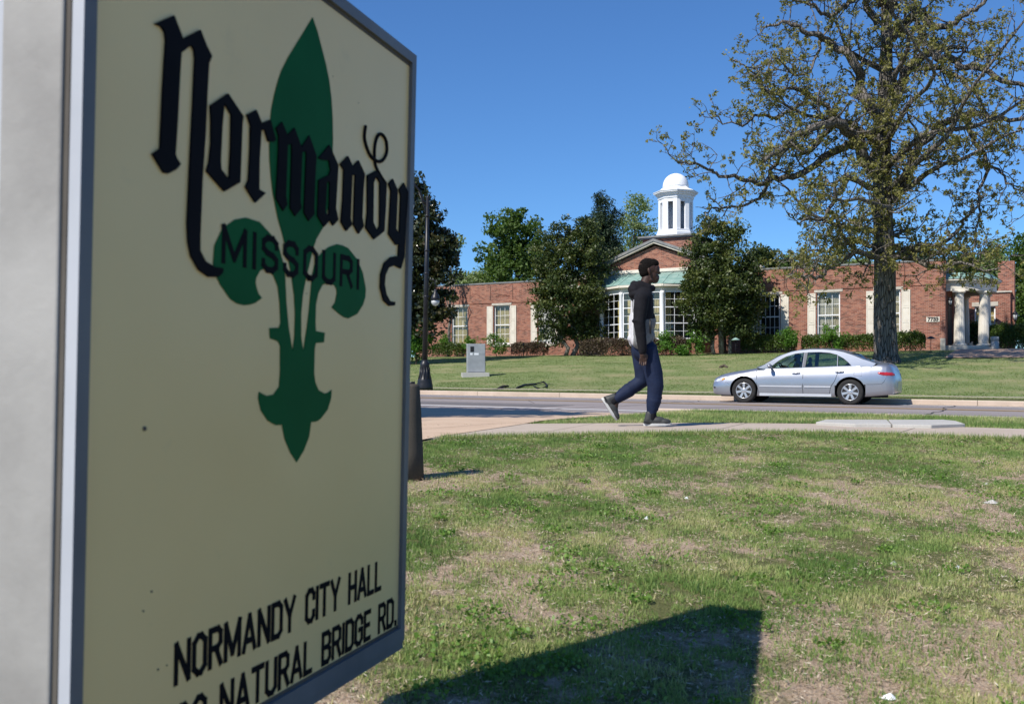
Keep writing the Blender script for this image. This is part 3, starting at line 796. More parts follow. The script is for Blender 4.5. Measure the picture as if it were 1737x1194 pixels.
def capline(text, s_from_left, width, H, o0, axr, axu, nrm, mat, parent, th=.0006, wt=.15, gap=.24, d0=0.0):
    """text set between two ends; strokes as thin bars, each a hair prouder than the last; one mesh per word"""
    tot = sum(LT[c][0] for c in text) + gap * (len(text) - 1); sc = (width / tot)
    x = 0; k = 0; mb = MB()
    for ch in text + ' ':
        if ch == ' ' and mb.v: mb.build('lettering', mat, parent); mb = MB()
        wch, st = LT[ch]
        for pl in st:
            for (x0, y0), (x1, y1) in zip(pl[:-1], pl[1:]):
                a = Vector(((x + x0) * sc + s_from_left, y0 * H, 0)); b = Vector(((x + x1) * sc + s_from_left, y1 * H, 0))
                d = (b - a); L = d.length
                if L < 1e-6: continue
                d.normalize(); hw = wt * H * .5
                n2 = Vector((-d.y, d.x, 0)); a2 = a - d * hw * .8; b2 = b + d * hw * .8
                pts = [a2 - n2 * hw, b2 - n2 * hw, b2 + n2 * hw, a2 + n2 * hw]
                zoff = d0 + th + .00006 * (k % 7); k += 1
                W3 = [o0 + axr * p.x + axu * p.y + nrm * zoff for p in pts]
                W0 = [q - nrm * (zoff - d0) for q in W3]
                mb.mesh(W3 + W0, [(0, 1, 2, 3), (0, 4, 5, 1), (1, 5, 6, 2), (2, 6, 7, 3), (3, 7, 4, 0)])
        x += wch + gap
def sign_line(text, bl, tl, br, wt, gap, name='lettering'):
    sb, tb = unproj(*bl); _, tt = unproj(*tl); se, te = unproj(*br)
    H = tb - tt
    capline(text, 0, sb - se, H, SF(sb, (tb + te) / 2, FD), -fd, upv, fn, M['signblack'], sg, wt=wt, gap=gap, d0=.0009 if text == 'MISSOURI' else 0)
sign_line('MISSOURI', (378, 441), (378, 383), (606, 489), .20, .30)
sign_line('NORMANDY CITY HALL', (298, 1160), (298, 1096), (645, 996), .18, .22)
s7, t7 = unproj(376, 1253)
sN, tN = unproj(376, 1160); sE, tE = unproj(671, 1057)
_, tTop = unproj(665, 1017)
H2 = unproj(665, 1059)[1] - tTop
capline('NATURAL BRIDGE RD.', 0, sN - sE, H2, SF(sN, tTop + H2, FD), -fd, upv, fn, M['signblack'], sg, wt=.18, gap=.22)
tot = sum(LT[c][0] for c in 'NATURAL BRIDGE RD.') + .20 * 17; scl = (sN - sE) / tot
w7 = (sum(LT[c][0] for c in '7700') + .2 * 3) * scl
capline('7700', 0, w7, H2, SF(sN + w7 + scl * .7, tTop + H2, FD), -fd, upv, fn, M['signblack'], sg, wt=.18, gap=.22)
for (a, b, r) in ((245, 727, .004), (257, 1003, .002), (243, 1036, .0018), (520, 498, .0012), (268, 1135, .002), (283, 1128, .0015), (565, 130, .001), (688 - 80, 175, .001)):
    s_, t_ = unproj(a, b); mb = MB(); mb.ell(SF(s_, t_, FD), (r, r, r), 8); mb.build('stain', M['rubber'], sg)
M['curtain2'] = mat_noisy('beige lined curtain', (.36, .32, .25), (.48, .45, .37), 7, .95)
# ================================================================== CITY HALL ACROSS THE STREET
VB = 57.5; ZB = 1.35; ZT = 6.36
hall = thing('brick_building', 'long low red brick hall with white cupola, bow window and columned porch', 'building', tuple(W(20.6, VB, 1.57)))
def wall(name, o, ax, L, z0, z1, holes, thick, nrm, mat=None, parent=hall, reveal=.16, uo=0):
    """brick wall on a line from o along ax (unit), openings (s0, s1, za, zb)"""
    mb = MB(); ax = Vector(ax); nrm = Vector(nrm)
    ss = sorted({0, L, *[h[0] for h in holes], *[h[1] for h in holes]})
    zs = sorted({z0, z1, *[h[2] for h in holes], *[h[3] for h in holes]})
    def pt(s, z, d=0): return Vector((o.x, o.y, 0)) + ax * s + Vector((0, 0, z + CZ)) - nrm * d
    for a, b in zip(ss[:-1], ss[1:]):
        for c, d in zip(zs[:-1], zs[1:]):
            if any(h[0] - 1e-6 <= a and b <= h[1] + 1e-6 and h[2] - 1e-6 <= c and d <= h[3] + 1e-6 for h in holes): continue
            mb.face([pt(a, c), pt(b, c), pt(b, d), pt(a, d)], [(uo + a, c), (uo + b, c), (uo + b, d), (uo + a, d)])
    for (a, b, c, d) in holes:
        for p, q in (((a, c), (b, c)), ((b, c), (b, d)), ((b, d), (a, d)), ((a, d), (a, c))):
            mb.face([pt(*p), pt(*q), pt(*q, reveal), pt(*p, reveal)], [(p[0] + uo, p[1]), (q[0] + uo, q[1]), (q[0] + uo + .16, q[1]), (p[0] + uo + .16, p[1])])
    # back and top so the wall has thickness
    mb.face([pt(0, z1), pt(L, z1), pt(L, z1, thick), pt(0, z1, thick)], [(0, 0), (L, 0), (L, .3), (0, .3)])
    o_ = mb.build(name, mat or M['brick'], parent)
    return o_
def Uv(u, v): return W(u, v, 0)
NRM = Vector((-Vd[0], -Vd[1], 0)); AX = Vector((Ud[0], Ud[1], 0))      # facade normal, along-wall axis (to the left)
AR = -AX                                                               # to the right along the street
UL, UR = 38.2, 4.57
wins = []   # u_left, u_right (u_left > u_right), z0, z1, left shutter, right shutter, kind
def wpx(x0, x1, *r): wins.append((uat(x0, VB), uat(x1, VB)) + r)
wpx(766, 793, 2.36, 4.93, 0, 0, 'curtain')
wpx(837.5, 864.5, 2.36, 4.93, 1, 1, 'curtain')
wpx(912.5, 942.5, 2.36, 4.93, 1, 1, 'blind')
wpx(1288, 1323, 2.36, 4.93, 1, 1, 'dark')
wpx(1385.5, 1425, 2.36, 4.93, 1, 0, 'blind2')
wpx(1486, 1527.5, 2.36, 4.93, 1, 1, 'blind2')
G0, G1 = 16.55, 24.75     # gabled bay
BOW0, BOW1 = 17.25, 24.05
# facade walls
def fwall(name, ul, ur, v, z0, z1, holes):
    hs = [(ul - a, ul - b, c, d) for a, b, c, d in holes]
    return wall(name, Uv(ul, v), AR, ul - ur, z0, z1, hs, .35, NRM, uo=100 - ul)
fwall('wall', UL, G1, VB, ZB, ZT, [w_[:4] for w_ in wins if w_[1] > G1])
fwall('wall', G0, UR, VB, ZB, ZT, [w_[:4] for w_ in wins if w_[0] < G0])
VG = 57.05
fwall('wall', G1, G0, VG, ZB, 6.62, [(BOW1, BOW0, ZB, 5.6)])
for uu in (G1, G0):
    mb = MB(); a, b = Uv(uu, VG), Uv(uu, VB + .02)
    mb.face([a + Vector((0, 0, ZB + CZ)), b + Vector((0, 0, ZB + CZ)), b + Vector((0, 0, 6.62 + CZ)), a + Vector((0, 0, 6.62 + CZ))][::1], [(0, ZB), (.45, ZB), (.45, 6.6), (0, 6.6)])
    mb.build('wall', M['brick'], hall)
for p in (): pass
Z = lambda z: Vector((0, 0, z))
def at(u, v, z): return W(u, v, z)
# end walls and back
wall('wall', Uv(UR, VB), Vector((Vd[0], Vd[1], 0)), 16, ZB, ZT, [(1.55, 4.1, 1.95, 4.6)], .35, Vector((-Ud[0], -Ud[1], 0)), uo=3)
wall('wall', Uv(UL, VB + 16), -Vector((Vd[0], Vd[1], 0)), 16, ZB, ZT, [], .35, Vector((Ud[0], Ud[1], 0)), uo=5)
wall('wall', Uv(UR, VB + 16), AX, UL - UR, ZB, ZT, [], .35, -NRM, uo=9)
mb = MB(); mb.box(at(UL - .3, VB + .3, 6.0), AR * (UL - UR - .6), -NRM * 15.4, Z(.06)); mb.build('roof', M['roofing'], hall)
mb = MB(); mb.box(at(UL - .3, VB + .6, ZB + .1), AR * (UL - UR - .6), -NRM * 14.4, Z(.05)); mb.build('floor', M['curtain'], hall)
# coping, projecting band
for (a, b, v, z) in ((UL + .06, G1 + 2.3, VB, ZT), (14.25, UR - .05, VB, ZT)):
    mb = MB(); mb.box(at(a, v - .07, z + .002), AR * (a - b), -NRM * .45, Z(.09)); mb.build('coping', M['greytrim'], hall)
    mb = MB(); mb.box(at(a - .05, v - .035, 5.085), AR * (a - b - .08), -NRM * .034, Z(z - 5.085 - .02)); 
    for f in range(len(mb.uv)):
        vs4 = mb.f[f]; mb.uv[f] = [(100 - Vector(mb.v[i]).dot(AX), mb.v[i][2] - CZ) for i in vs4]
    mb.build('parapet_band', M['brick'], hall, bevel=0)
for (a, b) in ((G1 + 2.3, G1 - .2 + .2), (G0, 14.25)):
    mb = MB(); mb.box(at(a, VB - .12, ZT - .02), AR * (a - b), -NRM * .5, Z(.30)); mb.build('coping', M['stone'], hall)
mb = MB(); mb.box(at(UR + .02, VB - .07, ZT + .003), -NRM * 16, AX * .3, Z(.09)); mb.build('coping', M['greytrim'], hall)
# sunk panels above the windows: thin brick frames with a small stepped corbel
for w_ in wins:
    uc = (w_[0] + w_[1]) / 2
    mb = MB()
    for du in (-.83, .83):
        mb.box(at(uc + du, VB - .050, 5.30), AR * .03, -NRM * .03, Z(.95))
    for k, (dx, dz) in enumerate(((-.5, 0), (-.25, .06), (.05, .09), (.3, .03))):
        mb.box(at(uc + dx + .13, VB - .052, 5.50 + dz), AR * .26, -NRM * .03, Z(.035))
    mb.build('brick_panel', mat_noisy('dark recess joint', (.055, .03, .025), (.09, .05, .04), 5, .95) if 'joint' not in M else M['joint'], hall)
    M.setdefault('joint', bpy.data.materials['dark recess joint'])
def window(uL, uR, z0, z1, kind, v=VB, cols=3, rows=2, set_back=.11):
    wd = uL - uR; ft = .075
    mb = MB()
    o = at(uL, v + set_back, z0)
    def bx(s0, s1, a, b, d0=0, d1=.06): mb.box(o + AR * s0 + Z(a) - NRM * d0, AR * (s1 - s0), -NRM * (d1 - d0), Z(b - a))
    H = z1 - z0
    bx(0, ft, 0, H); bx(wd - ft, wd, 0, H); bx(ft, wd - ft, 0, ft + .03); bx(ft, wd - ft, H - ft, H); bx(ft, wd - ft, H * .49, H * .49 + .06, -.01)
    fr_ = mb.build('window', M['white'], hall)
    mb = MB()
    for i in range(1, cols):
        s = ft + (wd - 2 * ft) * i / cols; 
        mb.box(o + AR * (s - .011) + Z(ft + .03) - NRM * .028, AR * .022, -NRM * .02, Z(H * .49 - ft - .031)); mb.box(o + AR * (s - .011) + Z(H * .49 + .061) - NRM * .028, AR * .022, -NRM * .02, Z(H - ft - H * .49 - .063))
    for base, hh in ((ft + .03, H * .49 - ft - .03), (H * .49 + .06, H - ft - H * .49 - .06)):
        for j in range(1, rows):
            mb.box(o + AR * (ft + .002) + Z(base + hh * j / rows - .011) - NRM * .030, AR * (wd - 2 * ft - .004), -NRM * .016, Z(.022))
    mb.build('glazing_bar', M['white'], fr_)
    mb = MB(); mb.face([o + AR * ft + Z(ft) - NRM * .055, o + AR * (wd - ft) + Z(ft) - NRM * .055, o + AR * (wd - ft) + Z(H - ft) - NRM * .055, o + AR * ft + Z(H - ft) - NRM * .055])
    mb.build('pane', M['glass'], fr_)
    # pleated curtain or blind
    if kind != 'dark':
        mb = MB(); n = 34; col = M['curtain'] if kind == 'curtain' else M['blind'] if kind == 'blind' else M['curtain2']
        segs = [(0, wd, .02 if kind != 'curtain' else .02, H)] if kind != 'curtain2' else []
        for s0, s1, a, b in segs:
            for i in range(n):
                x0 = s0 + (s1 - s0) * i / n; x1 = s0 + (s1 - s0) * (i + 1) / n
                d0 = .16 + .035 * math.sin(i * 2.1) + .01 * math.sin(i * .7); d1 = .16 + .035 * math.sin((i + 1) * 2.1) + .01 * math.sin((i + 1) * .7)
                if kind == 'blind': d0 = d1 = .16
                mb.face([o + AR * x0 + Z(a) - NRM * d0, o + AR * x1 + Z(a) - NRM * d1, o + AR * x1 + Z(b) - NRM * d1, o + AR * x0 + Z(b) - NRM * d0])
        mb.build('curtain' if kind != 'blind' else 'blind', col, fr_)
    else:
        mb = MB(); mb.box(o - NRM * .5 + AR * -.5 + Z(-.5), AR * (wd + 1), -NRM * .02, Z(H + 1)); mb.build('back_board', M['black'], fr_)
    mb = MB(); mb.box(at(uL + .12, v - .06, z0 - .13), AR * (wd + .24), -NRM * (.06 + set_back - .003), Z(.128)); mb.build('sill', M['stone'], fr_)
    mb = MB(); mb.box(at(uL + .14, v - .025, z1 + .002), AR * (wd + .28), -NRM * .11, Z(.24)); mb.build('lintel', M['stone'], fr_)
    return fr_
def shutter(uL, uR, z0, z1, v=VB):
    wd = uL - uR; H = z1 - z0; t = .055; o = at(uL, v - .05, z0); st = .07
    mb = MB()
    def bx(s0, s1, a, b, d0, d1): mb.box(o + AR * s0 + Z(a) - NRM * d0, AR * (s1 - s0), -NRM * (d1 - d0), Z(b - a))
    bx(0, wd, 0, H, .018, .045)
    bx(0, st, 0, H, 0, .016); bx(wd - st, wd, 0, H, 0, .016)
    ys_ = [0, .30, .62, 1.0]
    for k in range(4):
        y_ = (H - st) * ys_[k]; bx(st + .001, wd - st - .001, y_, y_ + st, .001, .016)
    for k in range(3):
        a = (H - st) * ys_[k] + st + .035; b = (H - st) * ys_[k + 1] - .035
        bx(st + .03, wd - st - .03, a, b, .006, .0165)
    return mb.build('shutter', M['trim'], hall, bevel=.004)
for uL, uR, z0, z1, ls, rs, kd in wins:
    window(uL, uR, z0, z1, kd, cols=3 if kd != 'dark' else 4)
    if ls: shutter(uL + .50, uL + .055, z0 + .03, z1 - .04)
    if rs: shutter(uR - .055, uR - .50, z0 + .03, z1 - .04)
# window of the end wall inside the porch, doorway is dark
# number plaque 7733
u1_, u2_ = uat(1571.5, VB), uat(1594, VB)
zp0, zp1 = zat(1583, 546, VB), zat(1583, 537.5, VB)
mb = MB(); mb.box(at(u1_, VB - .03, zp0), AR * (u1_ - u2_), -NRM * .028, Z(zp1 - zp0)); pq = mb.build('number_plaque', M['trim'], hall)
capline('7733', .08, (u1_ - u2_) - .16, (zp1 - zp0) * .62, at(u1_, VB - .032, zp0 + .06), AR, Vector((0, 0, 1)), NRM, M['black'], pq, th=.012, wt=.26, gap=.22)
# --------------------------------------------------------- gable
ga = 20.65; zg0, zg1 = 6.62, 8.22; gh = 4.15
mb = MB()
tri = [at(ga + gh, VG, zg0), at(ga - gh, VG, zg0), at(ga, VG, zg1 - .12)]
mb.face(tri, [(0, 0), (2 * gh, 0), (gh, zg1 - zg0)]); mb.build('gable_wall', M['brick'], hall)
mb = MB()
for sgn in (1, -1):
    e = at(ga + sgn * (gh + .35), VG - .32, zg0 + .0); ap = at(ga, VG - .32, zg1 + .13)
    d = ap - e
    mb.mesh([e, ap, ap + Z(.16), e + Z(.16), e - NRM * 9, ap - NRM * 9, ap + Z(.16) - NRM * 9, e + Z(.16) - NRM * 9], [(0, 1, 2, 3), (7, 6, 5, 4), (3, 2, 6, 7), (1, 0, 4, 5), (0, 3, 7, 4)])
    mb2 = MB(); f = .05
    e2 = e - NRM * f - Z(.115); a2 = ap - NRM * f - Z(.115)
    mb2.mesh([e2, a2, a2 + Z(.11), e2 + Z(.11), e2 - NRM * .26, a2 - NRM * .26, a2 + Z(.11) - NRM * .26, e2 + Z(.11) - NRM * .26], [(0, 1, 2, 3), (3, 2, 6, 7), (1, 0, 4, 5), (7, 6, 5, 4)])
    mb2.build('raking_cornice', M['stone'], hall, recalc=True)
mb.build('gable_roof', M['greytrim'], hall, recalc=True)
mb = MB(); mb.box(at(ga + gh - .3, VG - .14, zg0 - .12), AR * (2 * gh - .6), -NRM * .16, Z(.20)); mb.box(at(ga + gh - .3, VG - .08, zg0 - .20), AR * (2 * gh - .6), -NRM * .1, Z(.078)); mb.build('cornice', M['trim'], hall, bevel=.02)
# --------------------------------------------------------- bow window
bv = [(3.4, VG), (2.95, 55.75), (1.28, 54.78), (-1.28, 54.78), (-2.95, 55.75), (-3.4, VG)]
bw_pts = [(ga + a, b) for a, b in bv]
def seg(i): return Vector(at(*bw_pts[i], 0)), Vector(at(*bw_pts[i + 1], 0))
z_s, z_h = 2.38, 5.16
mbw = MB(); mbt = MB(); mbp = MB()
def fl_box(mb, a, b, z0, z1, out, inn):
    """slab along a-b between depths out (outside, >0) and inn"""
    d = (b - a).normalized(); n = Vector((d.y, -d.x, 0)); 
    if n.dot(NRM) < 0: n = -n
    mb.box(a + Z(z0) + n * out, b - a, -n * (out + inn), Z(z1 - z0)); return n
bow_base = MB()
for i in range(5):
    a, b = seg(i); n = fl_box(bow_base, a, b, ZB, z_s - .10, 0.0, .2)
for i in range(len(bow_base.uv)):
    bow_base.uv[i] = [(Vector(bow_base.v[k]).dot(AR), bow_base.v[k][2]) for k in bow_base.f[i]]
bow_base.build('bow_base', M['brick'], hall)
for i in range(5):
    a, b = seg(i); d = (b - a).normalized()
    a_, b_ = a - d * .02, b + d * .02; mbt = MB()
    fl_box(mbt, a_, b_, z_s - .099, z_s - .002 + i * .0005, .06 + i * .001, .1); mbt.build('bow_sill', M['trim'], hall); mbt = MB()
    fl_box(mbt, a, b, z_h, 5.42 + i * .0005, .02 + i * .0007, .12); mbt.build('frieze', M['trim'], hall); mbt = MB()
    fl_box(mbt, a_ - d * .1, b_ + d * .1, 5.42 + i * .001, 5.56 + i * .001, .26 + i * .001, .1); mbt.build('cornice', M['trim'], hall)
for i in (0, 4):
    a, b = seg(i); mb = MB(); fl_box(mb, a, b, z_s, z_h - .001, 0, .12); mb.build('stone_panel', M['stone'], hall)
for k in (1, 2, 3, 4):
    c = Vector(at(bw_pts[k][0], bw_pts[k][1], 0)); mb = MB()
    mb.lathe(c + Z(z_s), [(.13, 0), (.13, .1), (.11, .14), (.105, z_h - z_s - .18), (.13, z_h - z_s - .12), (.13, z_h - z_s)], 8, phase=.39); mb.build('mullion', M['white'], hall)
for i in (1, 2, 3):
    a, b = seg(i); d = (b - a).normalized(); n = Vector((d.y, -d.x, 0)); n = n if n.dot(NRM) > 0 else -n
    L = (b - a).length; H = z_h - z_s; mb = MB()
    def bx(s0, s1, z0, z1, o1=.0, o2=.05): mb.box(a + d * s0 + Z(z_s + z0) + n * -o1, d * (s1 - s0), -n * (o2 - o1), Z(z1 - z0))
    bx(.1, .17, 0, H); bx(L - .17, L - .1, 0, H); bx(.17, L - .17, 0, .07); bx(.17, L - .17, H - .07, H)
    for r in (1, 2): bx(.17, L - .17, H * r / 3 - .025, H * r / 3 + .025, -.004, .04)
    fr_ = mb.build('window', M['white'], hall); mb = MB()
    nc = 4 if i == 2 else 3
    for c in range(1, nc): mb.box(a + d * (.17 + (L - .34) * c / nc - .012) + Z(z_s + .071) - n * .012, d * .024, -n * .02, Z(H - .142))
    for r in range(1, 6):
        if r % 2: mb.box(a + d * .171 + Z(z_s + H * r / 6 - .01) - n * .014, d * (L - .342), -n * .014, Z(.02))
    mb.build('glazing_bar', M['white'], fr_)
    mb = MB(); q = a - n * .045 + Z(z_s); mb.face([q + d * .17, q + d * (L - .17), q + d * (L - .17) + Z(H), q + d * .17 + Z(H)]); mb.build('pane', M['glass'], fr_)
    mb = MB(); k = 12
    for t0, t1 in ((.62, .98),) if i == 1 else ((.04, .55), (.75, .97)) if i == 2 else ((.02, .28),):
        for j in range(k):
            x0 = L * (t0 + (t1 - t0) * j / k); x1 = L * (t0 + (t1 - t0) * (j + 1) / k); e0 = .35 + .05 * math.sin(j * 2); e1 = .35 + .05 * math.sin(j * 2 + 2)
            mb.face([a + d * x0 - n * e0 + Z(z_s + .1), a + d * x1 - n * e1 + Z(z_s + .1), a + d * x1 - n * e1 + Z(z_h), a + d * x0 - n * e0 + Z(z_h)])
    mb.build('curtain', M['curtain'], fr_)
mb = MB(); mb.box(at(ga + 6, VG + 4, 1.4), AR * 12, -NRM * .05, Z(4.4)); mb.build('inner_wall', M['curtain2'], hall)
# copper roof of the bow
mb = MB(); z_e, z_r = 5.565, 6.44
ep = []
for k in range(6):
    u_, v_ = bw_pts[k]; ep.append(at(ga + (u_ - ga) * 1.07, v_ - .27 if k not in (0, 5) else v_, z_e))
rp = [at(ga + (bw_pts[k][0] - ga) * .93, VG - .02, z_r) for k in range(6)]
mp = [e.lerp(r_, .55) + Z(.12) for e, r_ in zip(ep, rp)]
for A, B in ((ep, mp), (mp, rp)):
    for k in range(5): mb.face([A[k], A[k + 1], B[k + 1], B[k]])
for k in range(5):
    for t in (0, .33, .66):
        e = ep[k].lerp(ep[k + 1], t); m_ = mp[k].lerp(mp[k + 1], t); r_ = rp[k].lerp(rp[k + 1], t)
        mb.tube([e + Z(.01), m_ + Z(.01), r_ + Z(.01)], .018, 5)
mb.build('copper_roof', M['copper'], hall)
mb = MB(); mb.face([at(ga - 3.3, VG - .1, 2.3), at(ga + 3.3, VG - .1, 2.3), at(ga + 3.3, VG + 4, 2.3), at(ga - 3.3, VG + 4, 2.3)]); mb.build('bow_floor', M['curtain2'], hall)
# --------------------------------------------------------- tower base and cupola
VC = 60.9; cu = 20.65
mb = MB(); mb.box(at(cu + 1.62, VC - 1.62, 6.0), AR * 3.24, -NRM * 3.24, Z(2.92))
for i in range(len(mb.uv)):
    mb.uv[i] = [(Vector(mb.v[k]).dot(AR) + Vector(mb.v[k]).dot(NRM), mb.v[k][2]) for k in mb.f[i]]
mb.build('tower_base', M['brick'], hall)
cup = MB(); cup.box(at(cu + 1.86, VC - 1.86, 8.92), AR * 3.72, -NRM * 3.72, Z(.10)); cup.box(at(cu + 1.76, VC - 1.76, 8.84), AR * 3.52, -NRM * 3.52, Z(.08))
cup.build('tower_coping', M['greytrim'], hall)
c0 = at(cu, VC, 0); ph = math.atan2(NRM.y, NRM.x) + math.pi / 8
mb = MB(); RA = 1.10
mb.lathe(c0 + Z(9.02), [(RA + .12, 0), (RA + .12, .30), (RA + .06, .34), (RA + .06, .48)], 8, phase=ph, smooth=False)
for k in range(8):
    t = ph + 2 * math.pi * k / 8; t2 = ph + 2 * math.pi * (k + 1) / 8
    a = c0 + Vector((math.cos(t), math.sin(t), 0)) * RA; b = c0 + Vector((math.cos(t2), math.sin(t2), 0)) * RA
    d = (b - a); L = d.length; d.normalize(); n = Vector((d.y, -d.x, 0))
    if n.dot(a - c0) < 0: n = -n
    for s0, s1 in ((0.0, .25), (L - .25, L)):
        mb.box(a + d * s0 + Z(9.5) , d * (s1 - s0), -n * (.16 + .002 * k), Z(1.98))
    mb.box(a + d * .25 + Z(11.25) - n * .01, d * (L - .50), -n * .12, Z(.23))
mb.lathe(c0 + Z(11.48), [(RA - .05, 0), (RA + .04, .0), (RA + .06, .16), (RA + .16, .22), (RA + .16, .27), (RA + .30, .34), (RA + .30, .42)], 8, phase=ph, smooth=False)
cp = mb.build('cupola', M['white'], hall)
mb = MB(); mb.lathe(c0 + Z(11.90), [(RA + .34, 0), (RA + .34, .03), (.98, .22), (.86, .34)], 8, phase=ph, smooth=False)
mb.lathe(c0 + Z(12.22), [(.84, 0), (.83, .12)] + [(.82 * math.cos(a), .14 + .80 * math.sin(a)) for a in np.linspace(.1, 1.5, 9)], 20)
mb.build('dome', M['white'], cp)
mb = MB(); mb.lathe(c0 + Z(9.5), [(.5, 0), (.5, 2)], 10); mb.build('lining', mat_noisy('grey louvre', (.32, .35, .40), (.38, .41, .46), 4, .8), cp)
# --------------------------------------------------------- porch
pu, pv, pr = UR, 60.35, 2.35
def PO(r, a, z):    # angle from the street side round to the right
    return at(pu - r * math.sin(a), pv - r * math.cos(a), z)
z_p0, z_e0 = 1.86, 4.78
AA = np.linspace(0, math.pi, 33)
def ring(mb, r0, r1, z0, z1):
    for a, b in zip(AA[:-1], AA[1:]):
        p = [PO(r1, a, z0), PO(r1, b, z0), PO(r1, b, z1), PO(r1, a, z1)]; q = [PO(r0, a, z0), PO(r0, b, z0), PO(r0, b, z1), PO(r0, a, z1)]
        mb.face(p, None, 0, True); mb.face(q[::-1], None, 0, True); mb.face([p[3], p[2], q[2], q[3]]); mb.face([q[0], q[1], p[1], p[0]])
mb = MB(); ring(mb, pr - .42, pr, z_e0, z_e0 + .46); ring(mb, pr - .42, pr + .14, z_e0 + .461, z_e0 + .53); ring(mb, pr - .42, pr + .24, z_e0 + .531, z_e0 + .62)
mb.face([PO(pr - .1, a, z_e0 + .3) for a in AA]); 
mb.build('entablature', M['trim'], hall)
mb = MB()
for a, b in zip(AA[:-1], AA[1:]): mb.face([PO(pr + .27, a, z_e0 + .625), PO(pr + .27, b, z_e0 + .625), PO(pr - .25, b, z_e0 + .99), PO(pr - .25, a, z_e0 + .99)])
mb.face([PO(pr - .25, a, z_e0 + .99) for a in AA]); mb.build('copper_roof', M['copper'], hall)
mb = MB(); ring(mb, .05, pr + .35, 1.40, z_p0 - .11); ring(mb, .05, pr + .15, z_p0 - .11, z_p0); mb.build('porch_floor', M['stone'], hall)
for a in (math.radians(17), math.radians(56), math.radians(124), math.radians(163)):
    c = PO(pr - .22, a, z_p0); mb = MB()
    n = 48; vs_ = []; fs_ = []; Hs = z_e0 - z_p0 - .26
    hs = [0, .1, .35, .6, .8, 1.0]
    for hh in hs:
        rb = (.275 - .06 * hh ** 1.5)
        for k in range(n):
            rr = rb * (1 - (.055 if k % 3 == 1 else 0)); t = 2 * math.pi * k / n
            vs_.append(c + Vector((math.cos(t) * rr, math.sin(t) * rr, .10 + Hs * hh)))
    for i in range(len(hs) - 1):
        for k in range(n): fs_.append((i * n + k, i * n + (k + 1) % n, (i + 1) * n + (k + 1) % n, (i + 1) * n + k))
    mb.mesh(vs_, fs_)
    mb.lathe(c, [(.36, 0), (.36, .05), (.33, .09), (.30, .10)], 24)
    mb.lathe(c + Z(.10 + Hs), [(.225, 0), (.25, .03), (.30, .07), (.30, .085)], 24)
    mb.box(c + Z(Hs + .185) - AR * .31 + NRM * .31, AR * .62, -NRM * .62, Z(.074))
    mb.build('column', M['trim'], hall)
# porch door, black and enlarged to paint in the porch shade; wall lantern
mb = MB(); q = at(UR - .02, VB + 1.6, 1.88); dv_ = Vector((Vd[0], Vd[1], 0)); mb.box(q, dv_ * 2.45, AX * .10, Z(2.7)); mb.build('door', M['black'], hall)
def lantern(pos, s=1.0, lab='black wall lantern beside the porch door'):
    t = thing('wall_lantern', lab, 'lantern', tuple(pos))
    p = Vector(pos); mb = MB()
    mb.lathe(p, [(.03, -.30 * s), (.10 * s, -.22 * s), (.10 * s, -.20 * s)], 6); mb.lathe(p + Z(.14 * s), [(.17 * s, 0), (.15 * s, .05 * s), (.05, .16 * s), (.02, .26 * s)], 6)
    for k in range(6):
        t_ = math.pi / 3 * k; mb.tube([p + Vector((math.cos(t_) * .10 * s, math.sin(t_) * .10 * s, -.2 * s)), p + Vector((math.cos(t_) * .145 * s, math.sin(t_) * .145 * s, .14 * s))], .012, 4)
    mb.build('cage', M['blackmetal'], t)
    mb = MB(); mb.lathe(p, [(.085 * s, -.19 * s), (.125 * s, .13 * s)], 6); mb.build('lamp_glass', M['frost'], t)
    return t
M['frost'] = mat_noisy('frosted glass', (.45, .47, .48), (.56, .58, .58), 3, .25)
lantern(at(UR - .22, VB + .35, zat(1608, 512, VB)), .75)
# stone block at the corner
mb = MB(); mb.box(at(UR + .23, VB - .22, 1.40), AR * .24, -NRM * .2, Z(1.45 - .62)); tag(mb.build('corner_block', M['stone'], hall))
# rear wing with tall brick chimney block
VW = 64.0; uw = uat(1714, VW)
wall('wall', Uv(UR, VW), AR, UR - uw, ZB, 5.06, [(1.05, 2.15, 2.2, 4.3)], .3, NRM, uo=40)
window(UR - 1.05, UR - 2.15, 2.2, 4.3, 'curtain', v=VW)
mb = MB(); mb.box(at(UR, VW - .08, 5.062), AR * (UR - uw + .08), -NRM * .5, Z(.09)); mb.build('coping', M['stone'], hall)
wall('wall', Uv(uw, VW), Vector((Vd[0], Vd[1], 0)), 8, ZB, 5.06, [], .3, -AX, uo=60)
uc0, uc1 = uat(1693, VW + .5), uat(1721, VW + .5)
def brickbox(name, u0, u1, v0, v1, z0, z1):
    mb = MB(); mb.box(at(u0, v0, z0), AR * (u0 - u1), -NRM * (v1 - v0), Z(z1 - z0))
    for i in range(len(mb.uv)):
        mb.uv[i] = [(Vector(mb.v[k]).dot(AR) + Vector(mb.v[k]).dot(NRM), mb.v[k][2]) for k in mb.f[i]]
    return mb.build(name, M['brick'], hall)
brickbox('chimney', uc0, uc1, VW + .3, VW + 2.6, 1.4, 6.9)
mb = MB(); mb.box(at(UR - .0, VW + .3, 4.6), AR * (UR - uw - .1), -NRM * 8, Z(.06)); mb.build('roof', M['roofing'], hall)
lantern(at(uc1 - .05, VW - .1, zat(1721, 537, VW)), 1.0, 'black wall lantern on the chimney end of the rear wing')
